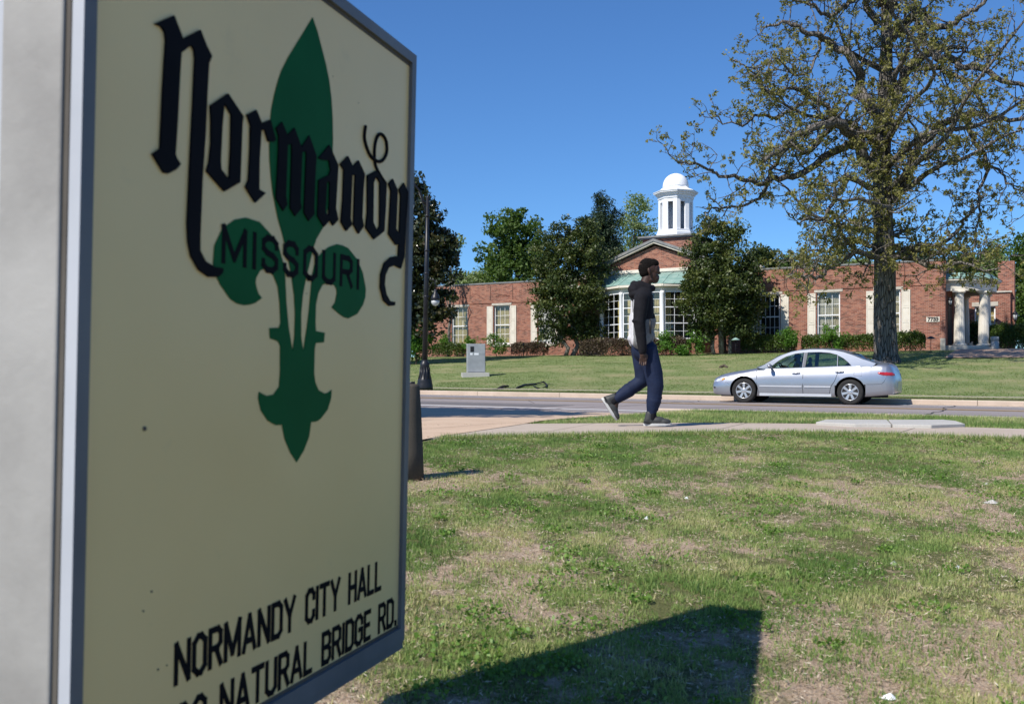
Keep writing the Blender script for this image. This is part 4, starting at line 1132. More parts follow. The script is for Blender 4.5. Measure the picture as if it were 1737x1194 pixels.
# white tent roof glimpsed beyond the wing
tt = thing('tent', 'white peaked tent roof glimpsed beyond the brick building at far right', 'tent', tuple(P(1745, 585, 78)))
p0 = P(1724, 562, 78); mb = MB(); A = P(1722, 560, 78); B = P(1790, 560, 78); T1 = P(1757, 541, 80)
mb.mesh([A, B, B + Vector((0, 5, 0)), A + Vector((0, 5, 0)), T1, A - Z(.35), B - Z(.35), B + Vector((0, 5, -.35)), A + Vector((0, 5, -.35))], [(0, 1, 4), (1, 2, 4), (2, 3, 4), (3, 0, 4), (0, 5, 6, 1), (1, 6, 7, 2), (2, 7, 8, 3), (3, 8, 5, 0)])
mb.build('canopy', M['white'], tt)
for q in (A, B, B + Vector((0, 5, 0)), A + Vector((0, 5, 0))):
    mb = MB(); mb.tube([q - Z(.3), Vector((q.x, q.y, 1.57 + CZ - .05))], .04, 6); mb.build('leg', M['white'], tt)
# low sill line, neighbours' hidden houses are left out
# ================================================================== TREES AND SHRUBS
M['oakleaf'] = mat_leaf('young oak leaves', [(0, (.08, .068, .030)), (.35, (.155, .148, .046)), (.7, (.235, .225, .072)), (1, (.34, .32, .15))], .30, .6, nscale=.8)
M['holly'] = mat_leaf('dark evergreen leaves', [(0, (.020, .036, .010)), (.5, (.05, .075, .018)), (.85, (.11, .125, .028)), (1, (.22, .16, .04))], .15, .45, .4, .9)
M['magnolia'] = mat_leaf('glossy magnolia leaves', [(0, (.012, .022, .007)), (.6, (.035, .045, .015)), (.9, (.085, .065, .03)), (1, (.14, .12, .08))], .05, .28, .6, 1.2)
M['decid'] = mat_leaf('green leaves of the added shadow tree', [(0, (.035, .075, .012)), (.6, (.075, .13, .025)), (1, (.14, .19, .05))], .3, .6, nscale=.4)
M['decid2'] = mat_leaf('pale spring leaves', [(0, (.12, .17, .07)), (.6, (.20, .26, .11)), (1, (.30, .34, .17))], .35, .6, nscale=.4)
M['pine'] = mat_leaf('pine needles', [(0, (.010, .022, .012)), (.6, (.022, .045, .020)), (1, (.05, .085, .03))], .08, .6, nscale=.5)
M['boxwood'] = mat_leaf('clipped hedge leaves', [(0, (.025, .045, .008)), (.6, (.055, .095, .012)), (1, (.11, .16, .025))], .15, .5, nscale=2)
M['purple'] = mat_leaf('purplish hedge leaves', [(0, (.035, .025, .018)), (.5, (.075, .05, .035)), (.8, (.11, .085, .045)), (1, (.10, .14, .03))], .15, .6, nscale=2)
M['shrub'] = mat_leaf('bright shrub leaves', [(0, (.045, .11, .012)), (.6, (.09, .20, .025)), (1, (.17, .30, .06))], .3, .5, nscale=2)
M['twig'] = mat_noisy('brown twig', (.05, .038, .028), (.10, .08, .06), 4, .9)

def wiggle(a, b, r, n=6, amp=.06):
    a, b = Vector(a), Vector(b); L = (b - a).length; pts = []
    for i in range(n + 1):
        t = i / n; p = a.lerp(b, t)
        if 0 < i < n: p += Vector(r.normal(size=3)) * L * amp * .6
        pts.append(p)
    return pts
# ---------------------------------------------------------------- the oak
oD = 44.0; ob = P(1505, 620, oD)
oak = thing('oak_tree', 'big oak with rugged grey trunk and sparse olive leaves behind the silver car', 'tree', tuple(ob))
r_ = np.random.default_rng(42); random.seed(42)
def z8(L): return [(1130 + a / 2.654, b / 2.654) for a, b in L]
def z7(L): return [(1260 + a / 3.64, 420 + b / 3.64) for a, b in L]
trunk_px = [(1506, 626), (1504, 600), (1502, 540), (1501, 450), (1500, 339), (1499, 264), (1501, 188), (1503, 113), (1502, 30), (1498, -60), (1505, -150), (1500, -230)]
trunk_r = [.66, .50, .46, .45, .40, .38, .33, .27, .22, .17, .11, .05]
mbk = MB()
tp = [P(x, y, oD) for x, y in trunk_px]
# fluted trunk with root flare
tp = [q + Vector(((r_.random() - .5) * .22, (r_.random() - .5) * .3, 0)) * (0 if i < 3 else 1) for i, q in enumerate(tp)]
n = 22; vs_ = []; fs_ = []
for i, (p, rr) in enumerate(zip(tp, trunk_r)):
    for k in range(n):
        t = 2 * math.pi * k / n
        fl_ = 1 + (.10 * math.sin(5 * t + .6) + .06 * math.sin(9 * t)) * (1.6 if i == 0 else .8 if i < 3 else .35)
        fl_ += .05 * (r_.random() - .5)
        vs_.append(p + Vector((math.cos(t), math.sin(t), 0)) * rr * fl_)
for i in range(len(tp) - 1):
    for k in range(n): fs_.append((i * n + k, i * n + (k + 1) % n, (i + 1) * n + (k + 1) % n, (i + 1) * n + k))
mbk.mesh(vs_, fs_, 0, True)
limbs = []
def limb(pts, r0, r1, dy, conv=None):
    """dy: depth drift over the limb in metres"""
    L = conv(pts) if conv else pts; m = len(L); out = []
    for i, (x, y) in enumerate(L):
        t = i / (m - 1); d = oD + dy * t ** 1.1 + (r_.normal() * .25 if 0 < i else 0)
        out.append(P(x, y, d))
    # smooth resample
    res = []
    for i in range(len(out) - 1):
        for k in range(3):
            t = k / 3; p0 = out[max(i - 1, 0)]; p1 = out[i]; p2 = out[i + 1]; p3 = out[min(i + 2, len(out) - 1)]
            q = .5 * ((2 * p1) + (p2 - p0) * t + (2 * p0 - 5 * p1 + 4 * p2 - p3) * t * t + (3 * p1 - p0 - 3 * p2 + p3) * t ** 3)
            res.append(q + Vector(r_.normal(size=3)) * .05)
    res.append(out[-1]); limbs.append((res, r0, r1))
limb([(960, 800), (925, 760), (880, 690), (850, 630), (790, 570), (735, 555), (660, 580), (590, 605), (545, 645), (480, 700), (440, 730)], .26, .05, -6.5, z8)
limb([(990, 560), (940, 510), (900, 450), (875, 370), (855, 290), (800, 235), (740, 200), (690, 165), (640, 150), (580, 120), (530, 110), (450, 118)], .24, .04, -1.5, z8)
limb([(860, 640), (800, 660), (740, 700), (640, 760), (540, 800), (480, 800), (440, 825), (380, 815), (330, 800), (250, 795), (200, 770), (130, 740), (80, 735), (30, 712)], .16, .02, -3.0, z8)
limb([(740, 560), (690, 640), (620, 680), (560, 650), (500, 730), (470, 790), (440, 860), (400, 905), (330, 930), (240, 940), (200, 930), (180, 985)], .11, .02, -2.0, z8)
limb([(955, 850), (890, 830), (820, 800), (790, 860), (750, 900), (730, 960), (690, 990), (640, 985), (600, 1010)], .12, .025, -7.0, z8)
limb([(930, 600), (870, 595), (800, 560), (720, 480), (640, 430), (560, 400), (500, 420), (440, 400), (400, 330), (330, 290)], .12, .02, -3.5, z8)
limb([(640, 430), (560, 500), (470, 530), (400, 520), (340, 570), (270, 540), (215, 520)], .07, .015, -4.0, z8)
limb([(700, 165), (680, 250), (640, 330), (560, 330), (500, 260), (440, 300), (360, 300)], .06, .015, -6.0, z8)
limb([(975, 20), (900, -40), (840, 0), (800, 40), (740, 72), (700, 60), (650, 20), (560, -10), (500, -40)], .12, .03, -1.5, z8)
limb([(1010, 170), (1060, 115), (1110, 70), (1130, 40), (1200, 115), (1260, 120), (1330, 75), (1400, 40), (1440, 0), (1500, -60)], .19, .05, -2.0, z8)
limb([(1120, 75), (1140, 120), (1140, 185), (1180, 200), (1250, 220), (1330, 220), (1420, 250), (1500, 240)], .09, .03, -2.0, z8)
limb([(1010, 470), (1060, 380), (1100, 300), (1160, 240), (1220, 250), (1290, 270), (1340, 300), (1400, 310), (1480, 350), (1560, 375), (1640, 385), (1760, 350)], .22, .05, -3.0, z8)
limb([(1100, 310), (1140, 300), (1230, 310), (1290, 335), (1330, 360), (1390, 420), (1430, 500), (1470, 560)], .11, .03, -3.0, z8)
limb([(1020, 900), (1075, 830), (1100, 740), (1150, 650), (1230, 565), (1300, 530), (1380, 510), (1450, 530), (1540, 540), (1660, 535), (1800, 500)], .20, .05, -2.5, z8)
limb([(1380, 510), (1360, 560), (1390, 640), (1440, 720), (1430, 800), (1410, 880), (1405, 960), (1395, 1060), (1375, 1150)], .10, .02, -3.0, z8)
limb([(1440, 740), (1490, 760), (1530, 820), (1600, 860), (1700, 900)], .06, .02, -3.5, z8)
limb([(1020, 1110), (1090, 1120), (1140, 1105), (1200, 1105), (1270, 1075), (1330, 1010), (1380, 950), (1420, 880)], .11, .03, -3.5, z8)
limb([(955, 50), (1020, 30), (1100, 15), (1180, 30), (1250, 25), (1320, 10), (1380, 30), (1420, 70), (1445, 120), (1490, 165), (1520, 230)], .12, .02, -2.0, z7)
limb([(820, 30), (780, 50), (730, 35), (680, 35), (620, 70), (560, 112), (510, 150), (470, 183), (420, 180), (380, 193), (320, 170), (270, 178)], .12, .02, -8.0, z7)
limb([(820, 10), (760, -30), (680, -40), (620, -10), (560, -5), (500, 30), (440, 10), (380, 60), (350, 110)], .10, .02, -3.0, z7)
limb([(1000, 60), (1060, -60), (1150, -150), (1180, -260)], .16, .04, -4.0, z8)
limb([(960, 100), (900, 30), (880, -80), (800, -200)], .14, .04, -3.0, z8)
# limbs reaching towards and away from the street
for k, (py, yaw, L, rise) in enumerate([(430, 250, 6.5, .12), (395, 80, 3.5, .15), (350, 285, 7, .35), (300, 110, 3.5, .4), (255, 235, 7, .5), (215, 60, 3.5, .5), (170, 300, 6, .6), (120, 130, 4, .7), (60, 250, 5, .8), (0, 70, 5, .9), (-60, 200, 4, 1), (-60, 340, 4, 1), (440, 320, 6, .0), (405, 215, 6, .05), (385, 262, 10, .12), (330, 290, 10, .25), (290, 255, 9, .3), (250, 240, 9, .4)]):
    a = math.radians(yaw); p0 = P(1500, py, oD); d = Vector((math.cos(a), math.sin(a), rise)).normalized(); q = [p0]
    for i in range(9):
        d = (d + Vector(r_.normal(size=3)) * .22 + Vector((0, 0, .03))).normalized(); q.append(q[-1] + d * L / 9)
    limbs.append((q, .13, .025))
for q, r0, r1 in limbs:
    m = len(q); mbk.tube(q, [1.22 * (r0 + (r1 - r0) * (i / (m - 1)) ** .9) for i in range(m)], 8)
tr_ = mbk.build('trunk', M['bark'], oak)
# branches: wiggly generations
mb2 = MB(); nodes = []
def sprout(path, r0, r1, step, Lc, lev, start=.12):
    cum = [0]
    for a, b in zip(path[:-1], path[1:]): cum.append(cum[-1] + (b - a).length)
    tot = cum[-1]; s = max(start * tot, .2) + step * r_.random()
    while s < tot:
        i = max(0, min(len(path) - 2, int(np.searchsorted(cum, s)) - 1)); t = (s - cum[i]) / max(cum[i + 1] - cum[i], 1e-6)
        p = path[i].lerp(path[i + 1], t); tan = (path[i + 1] - path[i]).normalized()
        perp = Vector(r_.normal(size=3)); perp -= tan * perp.dot(tan); perp.normalize()
        d = (tan * (.35 + .5 * r_.random()) + perp * 1.0 + Vector((0, 0, .12))).normalized()
        L = Lc * (.45 + .8 * r_.random()) * (1 - .35 * s / tot); k = 5 if lev < 3 else 3; q = [p]
        for j in range(k):
            d = (d + Vector(r_.normal(size=3)) * .38 + Vector((0, 0, .05 if lev < 3 else .08))).normalized(); q.append(q[-1] + d * L / k)
        rr = (r0 + (r1 - r0) * s / tot) * .42; rr = {1: max(min(rr, .06), .026), 2: .017, 3: .009}[lev]
        mb2.tube(q, [rr * (1 - .6 * j / k) for j in range(k + 1)], 4 if lev < 3 else 3, cap=False)
        if lev < 3: sprout(q, rr, rr * .4, {1: .42, 2: .26}[lev], {1: 1.15, 2: .50}[lev], lev + 1, .15)
        if lev == 2: nodes.append(q[-1])
        if lev == 3: nodes.extend([q[-1], q[-1].lerp(q[-2], .6)] if r_.random() < .75 else [q[-1]])
        s += step * (.6 + .8 * r_.random())
for q, r0, r1 in limbs:
    sprout(q, r0, r1, .50, 2.1, 1); nodes.append(q[-1])
sprout(tp[3:], .2, .1, .22, 1.5, 1, .0)
print('oak twigs faces', len(mb2.f), 'nodes', len(nodes))
mb2.build('branches', M['bark'], oak)
nd = np.array([tuple(p) for p in nodes]); 
keep = RNG.random(len(nd)) < min(1, 41000 / len(nd)); nd = nd[keep]
cent = np.repeat(nd, 7, 0) + RNG.normal(size=(len(nd) * 7, 3)) * .058
q = leaf_quads(cent, .132, RNG, .5, -.15, .5)
lv = np.repeat(RNG.random(len(nd)), 7) * .6 + RNG.random(len(cent)) * .4
quads_obj('crown', q, M['oakleaf'], oak, rnd=lv)

# ---------------------------------------------------------------- leafy crowns from clumps
def crown_pts(ells, n_clump, per, cr, rng, shell=.55):
    """ells: (center, (rx,ry,rz)); clumps spread through the volume, denser towards the outside"""
    vol = np.array([e[1][0] * e[1][1] * e[1][2] for e in ells]) ** .75; pr_ = vol / vol.sum(); out = []; ids = []
    for i in range(n_clump):
        c, r = ells[rng.choice(len(ells), p=pr_)]
        d = rng.normal(size=3); d /= np.linalg.norm(d); rad = (shell + (1 - shell) * rng.random()) * (1 + .20 * rng.normal())
        p = np.array(c) + d * np.array(r) * rad
        s = cr * (.5 + rng.random()); m = int(per * (.5 + rng.random()))
        o = rng.normal(size=(m, 3)); o /= np.linalg.norm(o, axis=1)[:, None]; o *= (rng.random(m) ** .45)[:, None] * s; o[:, 2] *= .7
        out.append(p + o); ids.append(np.full(m, rng.random()))
    return np.concatenate(out), np.concatenate(ids)
def px_ells(L, D, depth=.8):
    """(px, py, rx_px, ry_px[, dD]) -> ellipsoids in space"""
    out = []
    for e in L:
        d = D + (e[4] if len(e) > 4 else 0); s = d / F
        out.append((tuple(P(e[0], e[1], d)), (e[2] * s, e[2] * s * depth, e[3] * s)))
    return out
def tree(label, base, ells, mat, n_clump, per, cr, leaf, trunks, bark='bark2', seed=1, aspect=.55, name='tree', shell=.5, group=None, cat='tree', up=0.0, limbs_n=10):
    r = np.random.default_rng(seed)
    t = thing(name, label, cat, tuple(base), group)
    mb = MB(); top = max(e[0][2] + e[1][2] * .3 for e in ells)
    for (bx, by, tx, tz, rad) in trunks:
        a = Vector(base) + Vector((bx, by, -.1)); b = Vector((base[0] + tx, base[1] + by * .5, tz))
        w_ = wiggle(a, b, r, 7, .05); mb.tube(w_, [rad * (1 - .75 * i / 7) for i in range(8)], 9)
        for i in range(limbs_n):
            c, rr = ells[r.integers(len(ells))]; f = .35 + .6 * r.random(); s0 = w_[int(f * 7)]
            e = Vector(c) + Vector(r.normal(size=3)) * min(rr) * .45
            mb.tube(wiggle(s0, e, r, 5, .08), [rad * .33 * (1 - .75 * k / 5) for k in range(6)], 6, cap=False)
    mb.build('trunk', M[bark], t)
    pts, ids = crown_pts(ells, n_clump, per, cr, r, shell)
    q = leaf_quads(pts, leaf, r, aspect, up, .5)
    quads_obj('crown', q, mat, t, rnd=np.clip(ids * .6 + r.random(len(pts)) * .4, 0, 1))
    return t
def gz(px, D):
    x = (px - CX) / F * D; return float(far_z(x, D)) + CZ
def gp(px, D): return Vector(((px - CX) / F * D, D, gz(px, D)))
# dark evergreens in front of the hall
D1 = dep(960, 54.6)
tree('dark evergreen tree left of the bow window, forked grey trunks, ragged top', gp(966, D1), px_ells([(985, 420, 38, 44), (950, 440, 40, 48), (1005, 455, 36, 40), (925, 470, 28, 40), (958, 500, 52, 40, -.6), (1000, 500, 34, 34, -.4), (920, 515, 20, 40, -.4), (942, 400, 13, 26), (968, 392, 14, 26), (1000, 396, 16, 26), (985, 555, 28, 26), (925, 556, 14, 28, -.5), (965, 540, 30, 26), (1012, 560, 18, 24), (950, 566, 14, 22)], D1, .75), M['holly'], 620, 66, .42, .15,
     [(-.25, 0, -.7, 6.5, .14), (.15, .1, .2, 8.5, .16)], seed=3, name='evergreen_tree', bark='bark2')
D2 = dep(1218, 54.2)
tree('dark evergreen tree right of the bow window, cone-shaped with pale trunks', gp(1222, D2), px_ells([(1215, 400, 28, 34), (1200, 440, 42, 44), (1245, 440, 34, 40), (1222, 480, 58, 44, -.7), (1190, 500, 36, 34, -.4), (1255, 500, 42, 34, -.3), (1215, 530, 48, 26, -.4), (1272, 470, 22, 36), (1193, 385, 12, 24), (1222, 380, 12, 22), (1250, 396, 12, 20), (1240, 550, 38, 24), (1200, 556, 26, 22), (1270, 555, 22, 26), (1180, 470, 22, 34), (1275, 520, 20, 22)], D2, .75), M['holly'], 720, 66, .42, .15,
     [(-.35, 0, -.6, 6.5, .12), (.1, .1, .1, 8.8, .16), (.45, 0, .7, 6.0, .11)], seed=5, name='evergreen_tree', bark='bark2')
# magnolia at the left end of the hall
D3 = 56.0
tree('broad dark magnolia with glossy leaves behind the street lamp', gp(690, D3), px_ells([(700, 400, 62, 80), (735, 440, 44, 62), (690, 520, 60, 70), (735, 520, 36, 36, -.5), (730, 545, 30, 16, -.6), (755, 430, 22, 40), (690, 340, 36, 46), (640, 440, 70, 100), (708, 320, 18, 22), (728, 342, 12, 12), (745, 490, 26, 44)], D3, .8), M['magnolia'], 620, 60, .50, .23,
     [(0, 0, 0, 9, .3)], seed=8, name='magnolia_tree', shell=.4)
D4 = 58.5
tree('leafy green shrub below the dark magnolia', gp(705, D4 - 3), px_ells([(700, 585, 24, 26), (722, 588, 16, 20)], D4 - 3, .9), M['shrub'], 60, 50, .4, .13, [(0, 0, 0, 3.2, .06)], seed=81, name='shrub', cat='shrub', bark='twig')
# trees behind
tree('tall rounded green tree rising behind the left wing', gp(865, 84), px_ells([(868, 400, 34, 34), (850, 430, 40, 36), (890, 430, 44, 44), (870, 465, 56, 36), (835, 395, 12, 14), (905, 395, 22, 24), (822, 420, 12, 14), (840, 372, 12, 12), (870, 366, 22, 14)], 84, .8), M['decid'], 330, 50, .62, .26, [(0, 0, 0, 11, .3)], seed=9, group='trees beyond the brick building')
tree('bushy pale crown showing low above the left parapet', gp(795, 92), px_ells([(790, 482, 28, 16), (815, 476, 22, 16), (770, 485, 16, 14)], 92, .8), M['decid2'], 120, 50, .7, .28, [(0, 0, 0, 8, .2)], seed=10, group='trees beyond the brick building')
tree('wispy green branch tips beside the magnolia', gp(760, 66), px_ells([(768, 418, 16, 16), (752, 425, 14, 26)], 66, .8), M['decid2'], 32, 30, .45, .2, [(0, 0, .3, 9.5, .12)], seed=71, group='trees beyond the brick building')
tree('narrow dark pine rising behind the gable', gp(1025, 80), px_ells([(1022, 350, 14, 24), (1012, 385, 26, 24), (1028, 395, 24, 28), (1018, 430, 34, 34), (1032, 440, 26, 30), (1000, 380, 10, 8), (1046, 365, 10, 12)], 80, .8), M['pine'], 330, 60, .6, .26, [(0, 0, 0, 14, .25)], seed=12, aspect=.25, name='pine_tree', group='trees beyond the brick building')
tree('light airy pale green tree between the dark pine and the cupola', gp(1078, 86), px_ells([(1078, 350, 24, 22), (1068, 385, 30, 30), (1090, 390, 24, 36), (1075, 430, 36, 26)], 86, .8), M['decid2'], 120, 38, .75, .22, [(0, 0, 0, 15, .22)], seed=13, group='trees beyond the brick building', limbs_n=16)
for k, (px, py, rx, ry, D, mt, lab, sd) in enumerate([
    (1345, 452, 50, 14, 84, 'decid', 'green crown above the right wing parapet left of the oak trunk', 20),
    (1290, 444, 24, 26, 78, 'holly', 'dusky bush-like crown between the right evergreen and the parapet', 21),
    (1440, 452, 40, 12, 90, 'decid2', 'pale crown above the parapet just left of the oak trunk', 22),
    (1560, 446, 34, 18, 82, 'pine', 'dark conifer crown above the parapet right of the oak trunk', 23),
    (1625, 448, 34, 16, 86, 'decid', 'green crown above the columned porch', 24),
    (1680, 445, 30, 34, 90, 'decid2', 'pale crown behind the brick chimney block', 25)]):
    tree(lab, gp(px, D), px_ells([(px, py, rx * .7, ry), (px - rx * .5, py + 10, rx * .5, ry * .7), (px + rx * .5, py + 8, rx * .5, ry * .8), (px, py + 25, rx, ry)], D, .8), M[mt], 150, 52, .75, .28, [(0, 0, 0, 8, .2)], seed=sd, group='trees beyond the brick building')
tree('tall bright green tree at the right edge beyond the brick chimney', gp(1750, 74), px_ells([(1745, 470, 36, 44), (1735, 520, 28, 40), (1760, 420, 40, 40), (1728, 450, 14, 24), (1770, 520, 44, 60)], 74, .8), M['decid'], 300, 50, .7, .24, [(0, 0, 0, 10, .25)], seed=30)
# tree line farther off so that the horizon closes beyond the buildings
for k in range(24):
    px = -390 + k * 95 + RNG.integers(-20, 20); D = 120 + 25 * RNG.random()
    tree('one crown of the distant tree line behind the building', gp(px, D), px_ells([(px, 545, 60, 36), (px - 30, 560, 40, 36), (px + 35, 555, 40, 40)], D, .8), M['decid'], 90, 45, 1.3, .5, [(0, 0, 0, 7, .3)], seed=200 + k, name='distant_tree', group='distant tree line behind the building')
# unseen tree added behind the sign, crown shaped to shade the road
tx, ty = -7.1, 12.7
e_ = [((tx, ty, 7.6), (3.2, 3.1, 1.6)), ((tx - 1.9, ty + 1.0, 7.2), (2.6, 2.4, 1.6)), ((tx + 1.6, ty - .6, 7.9), (1.7, 1.5, 1.0)), ((tx - 3.6, ty + 2.6, 7.6), (2.6, 2.2, 1.7))]
tree('unseen leafy tree added behind the sign to shade the road', (tx, ty, float(near_z(tx, ty)) + CZ), e_, M['decid'], 2600, 60, .5, .2, [(0, 0, 0, 8, .22)], seed=40, name='shadow_tree', shell=.1)

# ---------------------------------------------------------------- hedges and shrubs
def hedge(label, u0, u1, v, depth_, h, mat, seed, name='hedge', group=None, lumps=7, dens=950):
    r = np.random.default_rng(seed); base = W((u0 + u1) / 2, v, 0); base.z = float(far_z(base.x, base.y)) + CZ
    t = thing(name, label, 'hedge', tuple(base), group); L = abs(u0 - u1)
    N = int(dens * (L * h + L * depth_ + 2 * h * depth_)); um = (u0 + u1) / 2
    th = r.random(N) * 2 * np.pi; 
    # superellipse section swept along u, lumpy
    s = r.random(N) * 2 - 1
    a = r.random(N) * np.pi; ca, sa = np.cos(a), np.sin(a)
    sx = np.sign(ca) * np.abs(ca) ** .55; sz = np.abs(sa) ** .55
    endf = np.clip((1 - np.abs(s)) * L / 2 / .35, 0, 1) ** .4
    lump = 1 + .16 * (vnoise(s * L * 1.6 + 31 + seed, a * 2.2, seed) - .4) + .06 * r.normal(size=N)
    inn = 1 - .32 * r.random(N) ** 2
    dv = sx * depth_ / 2 * lump * endf * inn; dz = sz * h * lump * (.72 + .28 * endf) * inn; du = s * L / 2
    x = (um + du) * Ud[0] + (v + dv) * Vd[0]; y = (um + du) * Ud[1] + (v + dv) * Vd[1]
    z = far_z(x, y) + CZ + .04 + dz
    q = leaf_quads(np.stack([x, y, z], 1), .085, r, .6, 0, .5)
    quads_obj('foliage', q, mat, t, rnd=r.random(N))
    mb = MB()
    for i in range(int(L / .12)):
        uu = um + (r.random() - .5) * (L - .3); vv = v + (r.random() - .5) * depth_ * .5; p = W(uu, vv, 0); p.z = base.z - .05
        e = p + Vector(((r.random() - .5) * .5, (r.random() - .5) * .4, h * (.5 + .35 * r.random()))); mb.tube(wiggle(p, e, r, 3, .08), [.018, .014, .01, .006], 4, cap=False)
    mb.build('stems', M['twig'], t)
    return t
HV = 56.1; G_ = 'clipped foundation hedges along the brick wall'
def hp(x0, x1, *a, **k):
    v = k.pop('v', HV); return hedge(a[0], uat(x0, v), uat(x1, v), v, *a[1:], **k)
hp(735, 789, 'low dark green hedge under the leftmost wing window', .8, .80, M['boxwood'], 1, group=G_)
hp(868, 929, 'low purplish hedge under the third window left of the evergreen', .8, .78, M['purple'], 2, group=G_)
hp(984, 1070, 'long purplish-brown clipped hedge under the left of the bow window', .95, .92, M['purple'], 3, group=G_, v=53.7)
hp(1068, 1120, 'purplish hedge hidden partly behind the walking person', .9, .88, M['purple'], 31, group=G_, v=53.6)
hp(1120, 1172, 'hedge between the two bright shrubs under the bow window', .9, .90, M['purple'], 32, group=G_, v=53.6)
hp(1257, 1352, 'dark green clipped hedge behind the roof of the silver car', .95, .92, M['boxwood'], 4, group=G_, v=55.6)
hp(1360, 1425, 'green clipped hedge left of the bright shrub by the pale window', .9, .85, M['boxwood'], 5, group=G_, v=55.8)
hp(1425, 1492, 'green clipped hedge ending at the oak trunk', .9, .83, M['boxwood'], 51, group=G_, v=55.9)
hp(1518, 1570, 'rounded green clipped hedge just right of the oak trunk', 1.0, .92, M['boxwood'], 6, group=G_, v=55.8)
hedge('loose yew hedge beside the grey urn at the right edge', uat(1672, 60), uat(1760, 60), 60.2, 2.2, 1.35, M['boxwood'], 7, group=None)
hedge('loose yew shrub filling the gap between the porch columns', uat(1634, 62.9), uat(1668, 62.9), 62.9, 1.0, 1.6, M['boxwood'], 71)
def shrub(px, D, wpx, h, seed, lab, mat='shrub', group='bright green shrubs along the brick wall'):
    s = D / F; b = gp(px, D); r = wpx * s / 2
    el = [((b.x, b.y, b.z + h * .55), (r, r * .8, h * .42)), ((b.x - r * .3, b.y, b.z + h * .8), (r * .5, r * .5, h * .25)), ((b.x + r * .4, b.y, b.z + h * .35), (r * .6, r * .6, h * .3))]
    tree(lab, b, el, M[mat], 42, 40, .26, .10, [(0, 0, 0, b.z + h * .8, .03)], bark='twig', seed=seed, name='shrub', cat='shrub', group=group, shell=.25, limbs_n=14)
shrub(842, dep(842, 55.2), 44, 1.45, 301, 'bright green shrub in front of the shuttered left-wing window')
shrub(805, dep(805, 55.2), 40, 1.25, 302, 'bright green shrub behind the grey utility cabinet')
shrub(757, dep(757, 56.3), 20, 1.55, 303, 'thin bright shrub left of the leftmost wing window')
shrub(1128, dep(1128, 53.2), 38, 1.45, 304, 'bright green shrub just right of the walking person')
shrub(1180, dep(1180, 53.2), 34, 1.45, 305, 'bright green shrub under the right end of the bow window')
shrub(1157, dep(1157, 52.8), 18, .55, 306, 'smallest bright shrub, between two taller ones under the bow window')
shrub(1338, dep(1338, 55.2), 32, 1.45, 307, 'bright green shrub at the right shutter of the dark window')
shrub(1412, dep(1412, 55.2), 50, 1.55, 308, 'widest bright green shrub, in front of the pale window')
# ================================================================== FIGURES BY VOXEL REMESH
def organic(name, prims, mat, parent, voxel=.007, smooth=4, matfn=None):
    """prims: ('c', a, b, ra, rb) tapered capsule, ('e', c, (rx,ry,rz), rot) ellipsoid; world coordinates"""
    mb = MB()
    for p in prims:
        if p[0] == 'c':
            a, b, ra, rb = Vector(p[1]), Vector(p[2]), p[3], p[4]
            d = b - a; L = d.length
            if L < 1e-6: continue
            d.normalize(); k = 6; prof = []
            for i in range(k + 1): t = math.pi / 2 * i / k; prof.append((ra * math.sin(t), -ra * math.cos(t)))
            for i in range(k + 1): t = math.pi / 2 * i / k; prof.append((rb * math.cos(t), L + rb * math.sin(t)))
            mb.lathe(a, prof, 16, ax=d)
        else:
            mb.ell(p[1], p[2], 18, rot=p[3] if len(p) > 3 else None)
    me = bpy.data.meshes.new(name); me.from_pydata(mb.v, [], mb.f)
    bm = bmesh.new(); bm.from_mesh(me); bmesh.ops.recalc_face_normals(bm, faces=bm.faces); bm.to_mesh(me); bm.free()
    o = bpy.data.objects.new(name + '_tmp', me); C.objects.link(o)
    m = o.modifiers.new('r', 'REMESH'); m.mode = 'VOXEL'; m.voxel_size = voxel
    s = o.modifiers.new('s', 'SMOOTH'); s.factor = .5; s.iterations = smooth
    dg = bpy.context.evaluated_depsgraph_get(); dg.update()
    me2 = bpy.data.meshes.new_from_object(o.evaluated_get(dg)); bpy.data.objects.remove(o)
    me2.name = name
    me2.polygons.foreach_set('use_smooth', [True] * len(me2.polygons))
    me2.materials.clear()
    if matfn:
        me2.polygons.foreach_set('material_index', [matfn(f.center) for f in me2.polygons])
    return mkobj(name, me2, mat, parent)

# ------------------------------------------------------------------ the walking person
PD = 10.5; sc_ = PD / F
pb = P(1100, 720.5, PD)
def J(px, py, lat=0.0):     # lat > 0 = away from the camera
    return Vector((pb.x + (px - 1100) * sc_, pb.y + lat, pb.z + (720.5 - py) * sc_))
man = thing('person', 'person striding right on the sidewalk in black and grey hooded sweatshirt and navy sweatpants', 'person', tuple(pb))
M['skin'] = mat_noisy('dark brown skin', (.040, .020, .014), (.058, .030, .021), 9, .5, spec=.35)
M['hair'] = mat_noisy('short black hair', (.006, .005, .005), (.012, .010, .009), 60, .95, bump=.8, bscale=220, spec=.1)
M['hood'] = mat_noisy('black fleece', (.007, .007, .0095), (.012, .012, .016), 14, .9, bump=.7, bscale=12, spec=.2)
M['heather'] = mat_noisy('heather grey fleece', (.15, .155, .16), (.21, .215, .22), 60, .9, bump=.2, bscale=150, spec=.15)
M['palegrey'] = mat_noisy('pale grey fleece', (.50, .50, .53), (.60, .60, .63), 50, .9, bump=.2, bscale=150, spec=.15)
M['navy'] = mat_noisy('navy sweatpants', (.006, .012, .036), (.010, .019, .052), 7, .75, bump=.7, bscale=11, spec=.25)
M['shoe'] = mat_noisy('charcoal trainer leather', (.028, .030, .030), (.048, .050, .050), 12, .6)
M['sole'] = mat_noisy('white rubber sole', (.42, .42, .41), (.50, .50, .49), 8, .6)
M['shoeblack'] = mat_noisy('black shoe trim', (.012, .012, .013), (.02, .02, .02), 5, .5)
